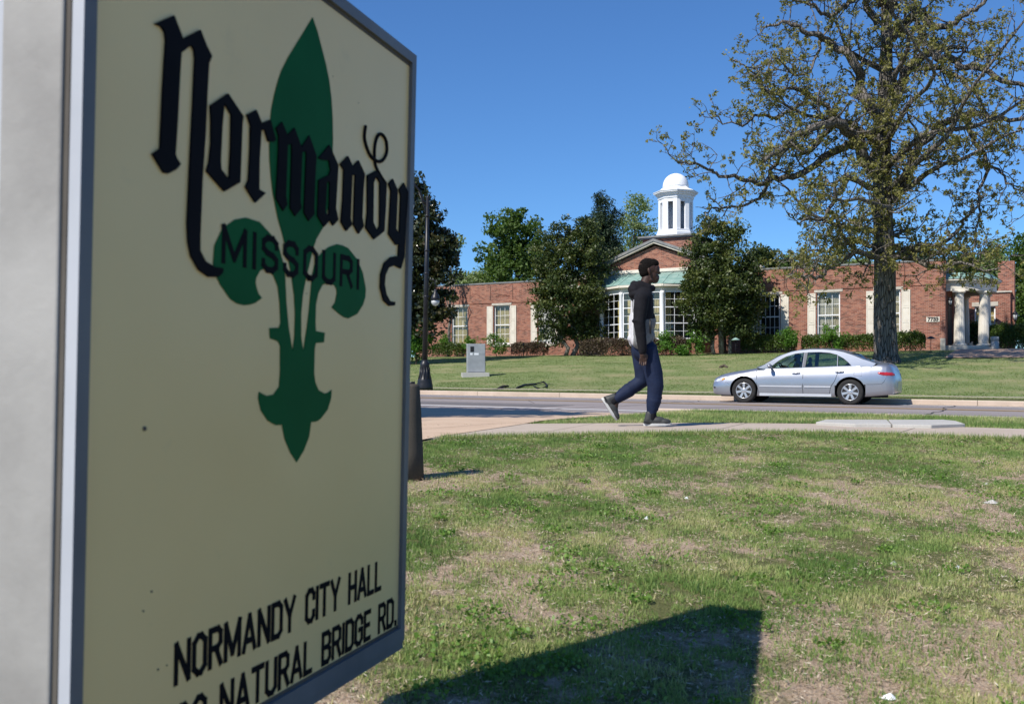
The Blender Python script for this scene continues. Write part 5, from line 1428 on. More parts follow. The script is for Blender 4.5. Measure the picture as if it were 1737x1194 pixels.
S = .165   # half shoulder width
skin = []
def cap(l, a, b, ra, rb): l.append(('c', a, b, ra, rb))
def el(l, c, r, rot=None): l.append(('e', c, r, rot))
ry = lambda d: Matrix.Rotation(math.radians(d), 3, 'Y')
# head in profile to the right
hc = J(1101, 459)
el(skin, J(1100.5, 455), (.098, .076, .100)); el(skin, J(1097, 453), (.088, .078, .088))
el(skin, J(1106, 466), (.066, .060, .088)); el(skin, J(1110, 472), (.052, .046, .056)); el(skin, J(1108.5, 457), (.068, .062, .066))
cap(skin, J(1103, 475, -.03), J(1112, 477, 0), .028, .024); cap(skin, J(1103, 475, .03), J(1112, 477, 0), .028, .024); el(skin, J(1113, 477.5), (.022, .024, .018))
el(skin, J(1118.4, 463.6), (.017, .015, .013)); cap(skin, J(1115, 454), J(1118, 462.5), .011, .012)
el(skin, J(1116.0, 468.8), (.019, .024, .0085)); el(skin, J(1115.8, 471.8), (.019, .022, .0095))
el(skin, J(1113.8, 452.6, -.03), (.016, .026, .010)); el(skin, J(1113.8, 452.6, .03), (.016, .026, .010))
el(skin, J(1111, 461, -.042), (.026, .018, .020)); el(skin, J(1111, 461, .042), (.026, .018, .020))
for s_ in (-1, 1):
    el(skin, J(1099.3, 461, s_ * .080), (.016, .010, .030), ry(-12)); el(skin, J(1100, 465.5, s_ * .078), (.010, .009, .012))
cap(skin, J(1098, 472), J(1091, 492), .058, .062)
# torso, arms, legs
cap(skin, J(1091, 497), J(1090, 575), .10, .10); cap(skin, J(1089, 505, -.12), J(1089, 505, .12), .06, .06)
nearA = [J(1084, 507, -S - .02), J(1080, 549, -S - .055), J(1085.5, 594, -S - .05)]
farA = [J(1090, 506, S + .02), J(1096, 546, S + .05), J(1102, 575, S + .05)]
for A_ in (nearA, farA):
    cap(skin, A_[0], A_[1], .046, .038); cap(skin, A_[1], A_[2], .037, .026)
# near hand, fingers gently curled downwards
def hand(lst, wr, dx, side):
    pc = wr + Vector((.004 + dx * .02, 0, -.045)); el(lst, pc, (.036, .016, .046), ry(4)); cap(lst, wr, pc, .026, .026)
    for k, (ox, L) in enumerate(((-.028, .060), (-.010, .073), (.010, .076), (.029, .068))):
        a = pc + Vector((ox, 0, -.034)); b = a + Vector((ox * .12, -.004 * side, -L * .5)); c = b + Vector((-.004, .012 * side, -L * .45))
        cap(lst, a, b, .0098, .0090); cap(lst, b, c, .0088, .0074)
    a = wr + Vector((.026, -.004 * side, -.024)); b = a + Vector((.020, -.006 * side, -.026)); c = b + Vector((.002, 0, -.030)); cap(lst, a, b, .0125, .0108); cap(lst, b, c, .0105, .0085)
hand(skin, nearA[2] + Vector((0, 0, -.012)), 0, -1); hand(skin, farA[2] + Vector((.0, 0, -.012)), 0, 1)
hipN, hipF = J(1096, 588, -.085), J(1090, 588, .085)
kneeN, kneeF = J(1110.5, 648, -.085), J(1092, 646, .08)
ankN, ankF = J(1103.5, 704, -.08), J(1045, 682, .075)
for a, b, c in ((hipN, kneeN, ankN), (hipF, kneeF, ankF)):
    cap(skin, a, b, .075, .052); cap(skin, b, c, .050, .036)
cap(skin, J(1090, 578), J(1092, 592), .11, .11)
cap(skin, ankN, J(1113, 714, -.085), .036, .03); cap(skin, ankF, J(1044, 703, .075), .036, .028)
organic('body', skin, [M['skin']], man, .0058, 2)
# hair
hr = []
el(hr, J(1098.5, 450.5), (.093, .081, .080)); el(hr, J(1096, 455), (.085, .082, .085)); el(hr, J(1106, 447.5), (.076, .070, .054)); el(hr, J(1094, 462), (.062, .074, .060))
organic('hair', hr, [M['hair']], man, .007, 2)
# eyes
M['eye'] = mat_noisy('eye white', (.5, .48, .45), (.55, .52, .48), 3, .3)
for s_ in (-1, 1):
    mb = MB(); mb.ell(J(1114.1, 456.5, s_ * .030), (.009, .012, .006), 10); mb.build('eye', M['eye'], man)
# sweatpants
pn = []
cap(pn, J(1089, 576), J(1091, 594), .112, .118)
cap(pn, J(1097, 594, -.075), J(1107, 634, -.085), .104, .096); cap(pn, J(1107, 634, -.085), J(1110, 655, -.085), .096, .086)
cap(pn, J(1110, 655, -.085), J(1107, 680, -.083), .086, .074); cap(pn, J(1107, 680, -.083), J(1103.5, 699, -.08), .080, .052)
for (x_, y_, r1_) in ((1109, 672, .082), (1105, 692, .066)): el(pn, J(x_, y_, -.085), (r1_, r1_ * .9, .026), ry(14))
cap(pn, J(1088, 594, .075), J(1091, 630, .08), .10, .082); cap(pn, J(1091, 630, .08), J(1091, 646, .08), .082, .076)
cap(pn, J(1091, 646, .08), J(1068, 662, .078), .076, .070); cap(pn, J(1068, 662, .078), J(1048, 676, .075), .078, .056)
for (x_, y_, r1_) in ((1078, 655, .082), (1060, 667, .072)): el(pn, J(x_, y_, .078), (.030, r1_ * .9, r1_), ry(-52))
organic('trousers', pn, [M['navy']], man, .008, 3)
for a_, b_, s_ in ((J(1104, 700, -.08), J(1103, 710, -.082), .050), (J(1050, 673, .075), J(1042, 681, .075), .052)):
    so_ = []; cap(so_, a_, b_, s_, s_ - .004); organic('sock', so_, [M['hood']], man, .008, 1)
# sweatshirt
hd = []
cap(hd, J(1089, 505), J(1089, 560), .118, .128); cap(hd, J(1089, 560), J(1087, 572), .130, .128)
cap(hd, J(1089, 506, -.10), J(1089, 540, -.095), .095, .10); cap(hd, J(1089, 506, .10), J(1089, 540, .095), .095, .10)
cap(hd, J(1086, 540, -.09), J(1085, 576, -.09), .11, .108); cap(hd, J(1086, 540, .09), J(1085, 576, .09), .11, .108)
el(hd, J(1096, 545), (.105, .15, .13)); el(hd, J(1097, 570), (.085, .145, .085)); el(hd, J(1078, 574), (.085, .15, .06)); el(hd, J(1090, 582), (.125, .165, .022))
for A_, w1, w2, w3 in ((nearA, .082, .064, .047), (farA, .075, .060, .045)):
    e3 = A_[2] + Vector((0, 0, .005)); cap(hd, A_[0] + Vector((0, 0, -.02)), A_[1], w1, w2); cap(hd, A_[1], e3, w2 * .98, w3); el(hd, A_[1] + Vector((-.012, 0, .015)), (w2 * 1.05, w2, .028)); el(hd, A_[1].lerp(e3, .45), (w2 * .95, w2 * .9, .022)); cap(hd, e3 + Vector((0, 0, .004)), e3 - Vector((0, 0, .022)), .043, .041)
# hood folded at the nape, collar
cap(hd, J(1096, 490, -.062), J(1106, 489, 0), .044, .038); cap(hd, J(1096, 490, .062), J(1106, 489, 0), .044, .038); cap(hd, J(1084, 483, -.055), J(1097, 489, -.066), .042, .042); cap(hd, J(1084, 483, .055), J(1097, 489, .066), .042, .042)
cap(hd, J(1078, 487, -.045), J(1097, 495, -.075), .048, .042); cap(hd, J(1078, 487, .045), J(1097, 495, .075), .048, .042)
cap(hd, J(1075, 482, -.03), J(1075, 482, .03), .036, .036); el(hd, J(1076, 492), (.072, .10, .060), ry(25)); el(hd, J(1079, 500), (.08, .13, .05))
def hoodmat(c):
    px = 1100 + (c.x - pb.x) / sc_; py = 720.5 - (c.z - pb.z) / sc_; lat = c.y - pb.y
    if abs(lat) > .205 : return 0
    bound = 541 + (1108 - px) * .20 + (6 if px < 1085 else 0)
    if px < 1079: bound = 507 + (px - 1068) * 1.2
    if py < bound: return 0
    dN = min((Vector((c.x, c.y, c.z)) - q).length for q in (nearA[1], nearA[1].lerp(nearA[2], .33), nearA[1].lerp(nearA[2], .66), nearA[0].lerp(nearA[1], .66), nearA[2]))
    if lat < 0 and dN < .062 : return 0
    return 2 if px < 1071.5 else 1
organic('sweatshirt', hd, [M['hood'], M['heather'], M['palegrey']], man, .008, 2, hoodmat)
mb = MB(); mb.tube([J(1098.2, 544, -.212), J(1098.4, 556, -.216), J(1098.6, 568, -.208)], [.010, .014, .010], 6); mb.build('pocket_zip', M['shoeblack'], man)
# shoes
def shoe(heel, toe, up, lat, nm='shoe'):
    """heel/toe on the sole line"""
    h, t = heel, toe; d = (t - h).normalized(); L = (t - h).length; u = up.normalized(); y = Vector((0, 1, 0)); l = []
    rot = Matrix((d, y, u)).transposed()
    el(l, h + d * .07 + u * .055, (.066, .042, .058), rot); el(l, h + d * .15 + u * .052, (.085, .044, .046), rot); el(l, h + d * .22 + u * .042, (.070, .048, .034), rot)
    cap(l, h + d * .055 + u * .07, h + d * .065 + u * .125, .044, .042)
    o = organic(nm, l, [M['shoe']], man, .006, 2)
    mb = MB(); out = []
    for k in range(24):
        a = 2 * math.pi * k / 24; x = math.cos(a); yy = math.sin(a)
        out.append((L / 2 + x * (L / 2), yy * (.043 + .008 * x)))
    ring0 = [h + d * a + y * b + u * (.0 + (.010 if a > L * .85 else 0)) for a, b in out]; ring1 = [h + d * a + y * b * .98 + u * .026 for a, b in out]
    n = len(out); mb.mesh(ring0 + ring1, [tuple(range(n))[::-1], tuple(range(n, 2 * n))] + [(k, (k + 1) % n, n + (k + 1) % n, n + k) for k in range(n)])
    mb.build('sole', M['sole'], o, recalc=True)
    mb = MB()
    for k in range(5):
        c = h + d * (.115 + .022 * k) + u * (.112 - .013 * k); mb.tube([c - y * .03 - u * .012, c + u * .006, c + y * .03 - u * .012], .004, 5)
    mb.box(h + d * .004 - y * .040 + u * .027, d * .055, y * .08, u * .018)
    mb.build('laces', M['shoeblack'], o)
    return o
shoe(J(1089.5, 721.5, -.085), J(1137.5, 721.3, -.085), Vector((0, 0, 1)), -.085)
hl, to = J(1020.5, 676, .075), J(1046.5, 717, .075); dd = (to - hl).normalized()
shoe(hl, hl + dd * .29, Vector((-dd.z, 0, dd.x)) * (1 if dd.x > 0 else -1), .075)

# ================================================================== SILVER SEDAN
cv = 26.6                                                   # near side of the car, street frame
cl = .0106
u_front = uat(1208.5, cv + .25); u_rear = u_front - 4.83
car = thing('parked_car'.replace('parked_', ''), 'silver four-door sedan with dark tinted windows on the far lane, nose to the left', 'car', tuple(W((u_front + u_rear) / 2, cv + .9, R((u_front + u_rear) / 2))))
M['paint'] = mat_noisy('silver metallic paint', (.40, .415, .45), (.435, .45, .485), 1.2, .32, .80, spec=.5, coat=.2)
M['mould'] = mat_noisy('satin silver moulding', (.42, .44, .48), (.46, .48, .52), 3, .7, 0, spec=.2)
M['pillar'] = mat_noisy('grey pillar trim', (.12, .125, .14), (.15, .155, .17), 4, .5)
M['tyre'] = mat_noisy('tyre rubber', (.014, .014, .014), (.024, .023, .022), 10, .85)
M['rim'] = mat_noisy('alloy rim', (.50, .51, .53), (.58, .59, .61), 5, .3, .7)
M['dark'] = mat_noisy('dark underbody', (.010, .010, .010), (.016, .016, .016), 5, .9)
M['amber'] = mat_noisy('amber lens', (.65, .28, .03), (.75, .35, .05), 3, .2)
M['red'] = mat_noisy('red lens', (.33, .012, .018), (.45, .02, .03), 6, .15, coat=.8)
M['lens'] = mat_noisy('headlamp lens', (.62, .64, .66), (.75, .76, .78), 14, .1, .3, coat=1)
M['seat'] = mat_noisy('dark seat fabric', (.020, .021, .024), (.035, .036, .04), 8, .9)
M['chrome'] = mat_noisy('chrome', (.7, .7, .7), (.75, .75, .75), 3, .12, 1)
M['seam'] = mat_noisy('panel gap', (.03, .032, .036), (.04, .042, .046), 3, .8)
def K(a, y, h):    # a from nose, y from near flank inwards (0..1.82), h above road
    u = u_front - a; p = W(u, cv + y, R(u) + h); return p
HWc = .91
st = [ # a, half width, sill z, belt/shoulder z, deck z(centre)
 (.00, .60, .30, .50, .56), (.03, .70, .25, .56, .62), (.09, .78, .22, .62, .68), (.20, .83, .20, .665, .735), (.34, .865, .19, .70, .785), (.52, .885, .19, .74, .825), (.75, .90, .19, .78, .865), (.95, .905, .19, .81, .895), (1.10, .905, .185, .84, .92), (1.24, .905, .18, .865, .945),
 (1.40, .905, .18, .89, .93), (1.7, .905, .18, .905, .93), (2.1, .907, .18, .915, .94), (2.5, .908, .18, .925, .95), (2.9, .908, .18, .94, .96), (3.3, .906, .185, .955, .975), (3.6, .905, .19, .97, .99), (3.85, .90, .20, .985, 1.01), (4.02, .895, .21, .995, 1.06), (4.15, .888, .22, 1.0, 1.09), (4.3, .875, .235, 1.0, 1.095), (4.45, .86, .25, .995, 1.093), (4.55, .84, .26, .98, 1.085), (4.63, .805, .27, .94, 1.03), (4.69, .76, .285, .86, .93), (4.73, .69, .30, .76, .80), (4.76, .58, .32, .68, .70), (4.775, .44, .36, .60, .62)]
def ibt(a, k):
    return float(np.interp(a, [s[0] for s in st], [s[k] for s in st]))
A_ = sorted(set([s[0] for s in st] + [round(x, 3) for x in np.arange(.1, 4.8, .06)]))
secs = []
for a in A_:
    hw, zs, zb, zd = (ibt(a, k) for k in (1, 2, 3, 4))
    half = [(hw - .16, zs), (hw - .06, zs + .005), (hw - .022, zs + .05), (hw - .012, zs + .12), (hw - .002, zs + (zb - zs) * .40), (hw, zs + (zb - zs) * .58), (hw - .018, zs + (zb - zs) * .74), (hw - .042, zs + (zb - zs) * .87), (hw - .075, zb), (hw - .12, zb + (zd - zb) * .35), (hw * .66, zd - (zd - zb) * .12), (hw * .33, zd), ]
    secs.append(half)
m_ = len(secs[0])
mb = MB(); V_ = []
for a, h in zip(A_, secs):
    ring_ = [K(a, HWc - y, z) for y, z in h] + [K(a, HWc + y, z) for y, z in reversed(h)]
    V_ += ring_
nr = 2 * m_; fs_ = []
for i in range(len(A_) - 1):
    for k in range(nr): fs_.append((i * nr + k, i * nr + (k + 1) % nr, (i + 1) * nr + (k + 1) % nr, (i + 1) * nr + k))
fs_.append(tuple(range(nr))); fs_.append(tuple(range((len(A_) - 1) * nr, len(A_) * nr))[::-1])
mb.mesh(V_, fs_, 0, True)
me = bpy.data.meshes.new('body'); me.from_pydata(mb.v, [], mb.f)
bm = bmesh.new(); bm.from_mesh(me); bmesh.ops.recalc_face_normals(bm, faces=bm.faces); bm.to_mesh(me); bm.free()
bo = bpy.data.objects.new('body_tmp', me); C.objects.link(bo)
acr = Vector((Vd[0], Vd[1], 0)); alg = -Vector((Ud[0], Ud[1], cl)).normalized()       # across, along to the rear
cutters = []
WF, WR, WRAD = .93, 3.68, .325
for a in (WF, WR):
    for y0 in (-.3, 1.40):
        mbc = MB(); c = K(a, y0, WRAD + .015); mbc.lathe(c, [(WRAD + .055, 0), (WRAD + .055, .72)], 40, ax=acr)
        mc = bpy.data.meshes.new('cut'); mc.from_pydata(mbc.v, [], mbc.f)
        bm = bmesh.new(); bm.from_mesh(mc); bmesh.ops.recalc_face_normals(bm, faces=bm.faces); bm.to_mesh(mc); bm.free()
        oc_ = bpy.data.objects.new('cut', mc); C.objects.link(oc_); cutters.append(oc_)
        md = bo.modifiers.new('b', 'BOOLEAN'); md.operation = 'DIFFERENCE'; md.object = oc_; md.solver = 'EXACT'
dg = bpy.context.evaluated_depsgraph_get(); dg.update()
me2 = bpy.data.meshes.new_from_object(bo.evaluated_get(dg)); me2.name = 'body'
bpy.data.objects.remove(bo)
for o_ in cutters: bpy.data.objects.remove(o_)
me2.materials.clear()
# inside of the arches is dark
mi = []
for f in me2.polygons:
    c = f.center; k = 0
    for a in (WF, WR):
        for y0 in (.21, 1.61):
            q = K(a, y0, WRAD + .015); dv = c - q; dv -= acr * dv.dot(acr)
            if dv.length < WRAD + .0565 and abs((c - q).dot(acr)) < .25: k = 1
    mi.append(k)
me2.polygons.foreach_set('material_index', mi)
me2.polygons.foreach_set('use_smooth', [k == 0 for k in mi]); me2.set_sharp_from_angle(angle=math.radians(55))
body = mkobj('body', me2, [M['paint'], M['dark']], car)
mb = MB(); mb.box(K(.4, .15, .19), alg * 4.0, acr * 1.5, Z(.14)); mb.box(K(.25, .25, .16), alg * .5, acr * 1.3, Z(.05)); mb.build('underbody', M['dark'], car)
# greenhouse: outline in (a, h), side surface leaning in
def side_y(h): return .082 + max(0, h - .93) ** 1.1 * .20
def GP(a, h, out=0.0, far=False):
    y = side_y(h) - out; y = 1.82 - y if far else y
    return K(a, y, h)
roof_o = [(1.30, .935), (1.48, 1.03), (1.66, 1.135), (1.80, 1.215), (1.92, 1.275), (2.14, 1.355), (2.36, 1.40), (2.65, 1.425), (2.98, 1.425), (3.28, 1.40), (3.50, 1.355), (3.76, 1.265), (3.98, 1.17), (4.15, 1.115), (4.30, 1.06), (4.2, .96)]
low = [(3.8, .955), (3.0, .935), (2.2, .92), (1.5, .90)]
w1 = [(1.62, .935), (1.70, 1.01), (1.85, 1.13), (2.04, 1.235), (2.27, 1.31), (2.50, 1.345), (2.46, .96)]
w2 = [(2.55, .965), (2.60, 1.35), (2.90, 1.355), (3.15, 1.335), (3.345, 1.285), (3.345, 1.0)]
w3 = [(3.37, 1.0), (3.37, 1.27), (3.50, 1.19), (3.62, 1.09), (3.70, 1.01)]
outline = roof_o + low
for far in (False, True):
    loops = [outline, w1, w2, w3]; pts = [p for L in loops for p in L]
    # subdivide is not needed: the side surface is nearly flat
    tri = tessellate_polygon([[Vector((p[0], p[1], 0)) for p in L] for L in loops])
    mb = MB(); vs_ = [GP(a, h, 0, far) for a, h in pts]; mb.mesh(vs_, [tuple(t) for t in tri], 0, False)
    b = len(outline)
    for L in (w1, w2, w3):
        n = len(L)
        for i in range(n):
            j = (i + 1) % n; p, q = L[i], L[j]; mb.face([GP(*p, 0, far), GP(*q, 0, far), GP(*q, -.025, far), GP(*p, -.025, far)], None, 1)
        b += n
    mb.build('window_frame', [M['paint'], M['dark']], car)
    for L in (w1, w2, w3):
        mb = MB(); q_ = [GP(a, h, .002, far) for a, h in L]; mb.tube(q_ + [q_[0]], .007, 4); mb.build('window_trim', M['seam'], car)
        mb = MB(); mb.face([GP(a, h, -.018, far) for a, h in L]); 
        mb.build('window', M['carglass'], car)
for far in (False, True):
    mb = MB(); pl = [(2.475, .955), (2.515, 1.345), (2.59, 1.35), (2.54, .96)]
    o1 = [GP(a, h, .004, far) for a, h in pl]; o2 = [GP(a, h, -.004, far) for a, h in pl]
    mb.mesh(o1 + o2, [(0, 1, 2, 3), (7, 6, 5, 4), (0, 4, 5, 1), (1, 5, 6, 2), (2, 6, 7, 3), (3, 7, 4, 0)]); mb.build('pillar_trim', M['pillar'], car, recalc=True)
# roof skin with windscreen and rear screen
mb = MB(); gl = MB(); gl2 = MB(); R_ = roof_o[:-1]
def dense(L):
    o = []
    for (a, b), (c, d) in zip(L[:-1], L[1:]):
        for t in (0, .5): o.append((a + (c - a) * t, b + (d - b) * t))
    return o + [L[-1]]
R_ = dense(R_)
def crossec(a, h):
    y0 = side_y(h); out = []
    for k in range(11):
        t = k / 10; y = y0 + (1.82 - 2 * y0) * t; bulge = .055 * math.sin(math.pi * t) ** .6 * min(1, max(.25, (h - .95) / .3)); out.append(K(a - (.22 * math.sin(math.pi * t) if a < 1.9 else (-.10 * math.sin(math.pi * t) if a > 3.6 else 0)) * (1 if a < 1.4 or a > 4.0 else .6), y, h + bulge * .9))
    return out
rows = [crossec(a, h) for a, h in R_]
for i in range(len(R_) - 1):
    a = R_[i][0]
    for k in range(10):
        q = [rows[i][k], rows[i + 1][k], rows[i + 1][k + 1], rows[i][k + 1]]
        isg = (1.36 < a < 1.98 and 0 < k < 9) or (3.5 < a < 4.08 and 0 < k < 9)
        (mb if not isg else gl if a < 2.5 else gl2).face(q, None, 0, True)
mb.build('roof', M['paint'], car, recalc=True); gl.build('windscreen', M['carglass'], car); gl2.build('rear_window', M['carglass'], car)
# seams, mouldings, handles, lamps
def yside(a, h):      # depth of the near flank at height h
    hw, zs, zb, zd = (ibt(a, k) for k in (1, 2, 3, 4)); half = secs[min(range(len(A_)), key=lambda i: abs(A_[i] - a))]
    zz_ = [p[1] for p in half[:9]]; yy_ = [p[0] for p in half[:9]]; return HWc - float(np.interp(h, zz_, yy_))
def seamline(pts, w=.0075):
    mb = MB(); mb.tube([K(a, yside(a, h) - .0005, h) for a, h in pts], w, 4); return mb.build('seam', M['seam'], body)
seamline([(1.27, .86), (1.28, .70), (1.29, .50), (1.34, .27), (1.36, .26)]); seamline([(2.50, .90), (2.495, .70), (2.49, .45), (2.50, .27)])
seamline([(3.36, .93), (3.37, .80), (3.31, .62), (3.20, .45), (3.17, .27)]); seamline([(1.36, .268), (2.0, .268), (2.6, .268), (3.17, .272)])
seamline([(4.55, .70), (4.50, .60), (4.44, .545), (4.2, .53), (4.08, .53)], .004); seamline([(.30, .60), (.42, .56), (.52, .50)], .004)
seamline([(3.78, .86), (3.96, .865), (3.97, .74), (3.80, .735), (3.775, .76), (3.78, .86)], .003)
for a0, a1 in ((1.36, 2.47), (2.53, 3.20)):
    mb = MB(); pts = [K(a, yside(a, .455) - .006, .455) for a in np.linspace(a0, a1, 9)]
    for p, q in zip(pts[:-1], pts[1:]): mb.bar(p, q, acr * .022, Z(.036))
    mb.build('side_moulding', M['mould'], body)
mb = MB(); pts = [K(a, yside(a, .245) - .008, .235) for a in np.linspace(1.36, 3.22, 12)]
for p, q in zip(pts[:-1], pts[1:]): mb.bar(p, q, acr * .03, Z(.07))
mb.build('sill', M['mould'], body)
for a in (2.32, 3.42):
    mb = MB(); h = .80 + (a - 2.3) * .035; y = yside(a, h); mb.ell(K(a, y + .006, h), (.05, .02, .03), 12, rot=Matrix((alg, acr, Vector((0, 0, 1)))).transposed())
    mb.tube([K(a - .11, y - .005, h), K(a - .08, y - .032, h + .006), K(a, y - .038, h + .01), K(a + .08, y - .032, h + .014), K(a + .11, y - .005, h + .01)], [.010, .013, .014, .013, .010], 8)
    mb.build('door_handle', M['paint'], body)
# mirror
mb = MB(); mb.ell(K(1.66, -.10, .985), (.060, .105, .062), 14, rot=Matrix((alg, acr, Vector((0, 0, 1)))).transposed()); mb.tube([K(1.66, .07, .93), K(1.66, -.04, .955)], [.035, .03], 8); mb.build('mirror', M['paint'], car)
mb = MB(); mb.ell(K(1.66, 1.92, .985), (.060, .105, .062), 14, rot=Matrix((alg, acr, Vector((0, 0, 1)))).transposed()); mb.tube([K(1.66, 1.75, .93), K(1.66, 1.86, .955)], [.035, .03], 8); mb.build('mirror', M['paint'], car)
# lamps follow the flank surface
def patch(name, prof, mat, push=.012, far=False):
    """prof: (a, low h, high h) stations; a thin shell laid on the flank"""
    mb = MB(); xs = [p[0] for p in prof]
    aa = np.linspace(xs[0], xs[-1], 12); V_ = []; rows_ = 5
    for a in aa:
        lo = float(np.interp(a, xs, [p[1] for p in prof])); hi = float(np.interp(a, xs, [p[2] for p in prof]))
        for k in range(rows_):
            h = lo + (hi - lo) * k / (rows_ - 1); e = (k in (0, rows_ - 1)) or a in (aa[0], aa[-1])
            y = yside(a, h) - (push if not e else -.004); y = 1.82 - y if far else y
            V_.append(K(a, y, h))
    fs = [(i * rows_ + k, (i + 1) * rows_ + k, (i + 1) * rows_ + k + 1, i * rows_ + k + 1) for i in range(11) for k in range(rows_ - 1)]
    mb.mesh(V_, fs, 0, True)
    return mb.build(name, mat, car, recalc=True)
for far in (False, True):
    patch('headlight', [(.05, .535, .575), (.12, .54, .625), (.26, .565, .672), (.38, .615, .700), (.46, .675, .705)], M['lens'], .010, far)
    patch('indicator', [(.27, .575, .60), (.32, .585, .655), (.38, .61, .67), (.41, .64, .66)], M['amber'], .016, far)
    patch('taillight', [(4.34, .815, .845), (4.40, .775, .85), (4.50, .75, .85), (4.60, .745, .85), (4.69, .75, .835), (4.735, .76, .80)], M['red'], .014, far)
mb = MB(); mb.box(K(-.012, .62, .30), alg * .03, acr * .58, Z(.17)); mb.build('grille', M['dark'], car)
mb = MB(); mb.ell(K(.13, yside(.13, .40) + .004, .40), (.06, .02, .035), 10, rot=Matrix((alg, acr, Vector((0, 0, 1)))).transposed()); mb.build('fog_lamp_recess', M['seam'], car)
mb = MB(); mb.tube([K(4.0, .5, 1.10), K(4.3, .3, 1.115), K(4.5, .25, 1.125), K(4.58, .3, 1.12), K(4.60, .91, 1.13), K(4.58, 1.52, 1.12), K(4.5, 1.57, 1.12)], [.008, .010, .012, .014, .014, .014, .01], 6); mb.build('boot_spoiler', M['seam'], car)
# wheels
def wheel(a, near=True):
    y = .02 if near else 1.80; s = 1 if near else -1
    c = K(a, y, WRAD); out = -acr * s
    w_ = thing_part('wheel', car, c)
    mb = MB(); r = WRAD
    mb.lathe(c, [(.215, -.20), (r - .02, -.205), (r, -.185), (r, -.03), (r - .012, -.008), (r - .035, .0), (.235, -.004), (.212, -.012)], 48, ax=out)
    tm = mb.build('tyre', M['tyre'], w_)
    mb = MB()
    # rim: barrel, ring and seven tapered spokes
    mb.lathe(c, [(.205, -.19), (.214, -.01), (.206, -.003), (.198, -.008), (.19, -.05), (.185, -.19)], 48, ax=out)
    mb.lathe(c, [(.072, -.09), (.072, -.012), (.05, -.006), (.02, -.004)], 20, ax=out)
    x = alg; z = out.cross(x)
    for k in range(7):
        t = 2 * math.pi * k / 7 + math.pi / 2; d = x * math.cos(t) + z * math.sin(t); e = out.cross(d)
        p = [c + d * .05 + e * .022 + out * -.018, c + d * .202 + e * .040 + out * -.008, c + d * .202 - e * .040 + out * -.008, c + d * .05 - e * .022 + out * -.018, c + d * .10 - e * .014 + out * -.016, c + d * .10 + e * .014 + out * -.016]
        pl = [c + d * .045 + e * .024 + out * -.010, c + d * .202 + e * .034 + out * -.006, c + d * .202 - e * .034 + out * -.006, c + d * .045 - e * .024 + out * -.010]
        bk = [q - out * .03 for q in pl]; m = len(pl)
        mb.mesh(pl + bk, [tuple(range(m)), tuple(range(m, 2 * m))[::-1]] + [(i, (i + 1) % m, m + (i + 1) % m, m + i) for i in range(m)])
    mb.build('rim', M['rim'], w_)
    mb = MB(); mb.lathe(c, [(.186, -.12), (.186, -.10)], 24, ax=out)
    for k in range(5):
        t = 2 * math.pi * k / 5; d = x * math.cos(t) + z * math.sin(t); mb.lathe(c + d * .035, [(.007, -.03), (.007, -.004)], 8, ax=out)
    mb.build('brake_disc', M['dark'], w_)
def thing_part(name, parent, c):
    o = bpy.data.objects.new(name, None); C.objects.link(o); o.parent = parent; o.location = Vector(c) - ORG[parent.name]; o.empty_display_size = .1; ORG[o.name] = Vector(c); return o
for a in (WF, WR):
    wheel(a, True); wheel(a, False)
# interior
def seat(a, y):
    mb = MB(); R3 = Matrix((alg, acr, Vector((0, 0, 1)))).transposed()
    mb.ell(K(a, y, .52), (.27, .25, .10), 14, rot=R3); mb.ell(K(a + .30, y, .80), (.11, .24, .33), 14, rot=R3 @ Matrix.Rotation(.25, 3, 'Y')); mb.ell(K(a + .37, y, 1.17), (.05, .13, .085), 12, rot=R3); mb.tube([K(a + .35, y, 1.0), K(a + .37, y, 1.15)], .02, 6)
    mb.build('seat', M['seat'], car)
seat(2.05, .50); seat(2.05, 1.32)
mb = MB(); R3 = Matrix((alg, acr, Vector((0, 0, 1)))).transposed(); mb.ell(K(3.15, .91, .52), (.28, .66, .12), 16, rot=R3); mb.ell(K(3.50, .91, .80), (.12, .66, .28), 16, rot=R3); mb.ell(K(3.60, .5, 1.10), (.05, .13, .07), 10, rot=R3); mb.ell(K(3.60, 1.32, 1.10), (.05, .13, .07), 10, rot=R3); mb.build('rear_bench', M['seat'], car)
mb = MB(); mb.ell(K(1.62, .91, .82), (.28, .70, .14), 16, rot=R3); mb.build('dashboard', M['seat'], car)
mb = MB(); c = K(1.86, .50, .92); nrm_ = (alg * .85 + Z(.45)).normalized(); x = acr; z = nrm_.cross(x)
mb.tube([c + (x * math.cos(t) + z * math.sin(t)) * .185 for t in np.linspace(0, 2 * math.pi, 25)], .014, 6); mb.tube([c - x * .17, c + x * .17], .016, 6); mb.build('steering_wheel', M['seat'], car)
drv = thing('person', 'driver in dark top and cap seen through the front side window of the silver sedan', 'person', tuple(K(2.15, .5, .55)))
dl = []
cap(dl, K(2.22, .50, .62), K(2.30, .50, .96), .15, .16); cap(dl, K(2.29, .36, 1.00), K(2.29, .64, 1.00), .08, .08); cap(dl, K(2.29, .50, 1.02), K(2.27, .50, 1.12), .055, .055)
el(dl, K(2.255, .50, 1.215), (.085, .072, .105)); el(dl, K(2.185, .50, 1.20), (.02, .018, .018)); el(dl, K(2.21, .50, 1.155), (.05, .045, .045))
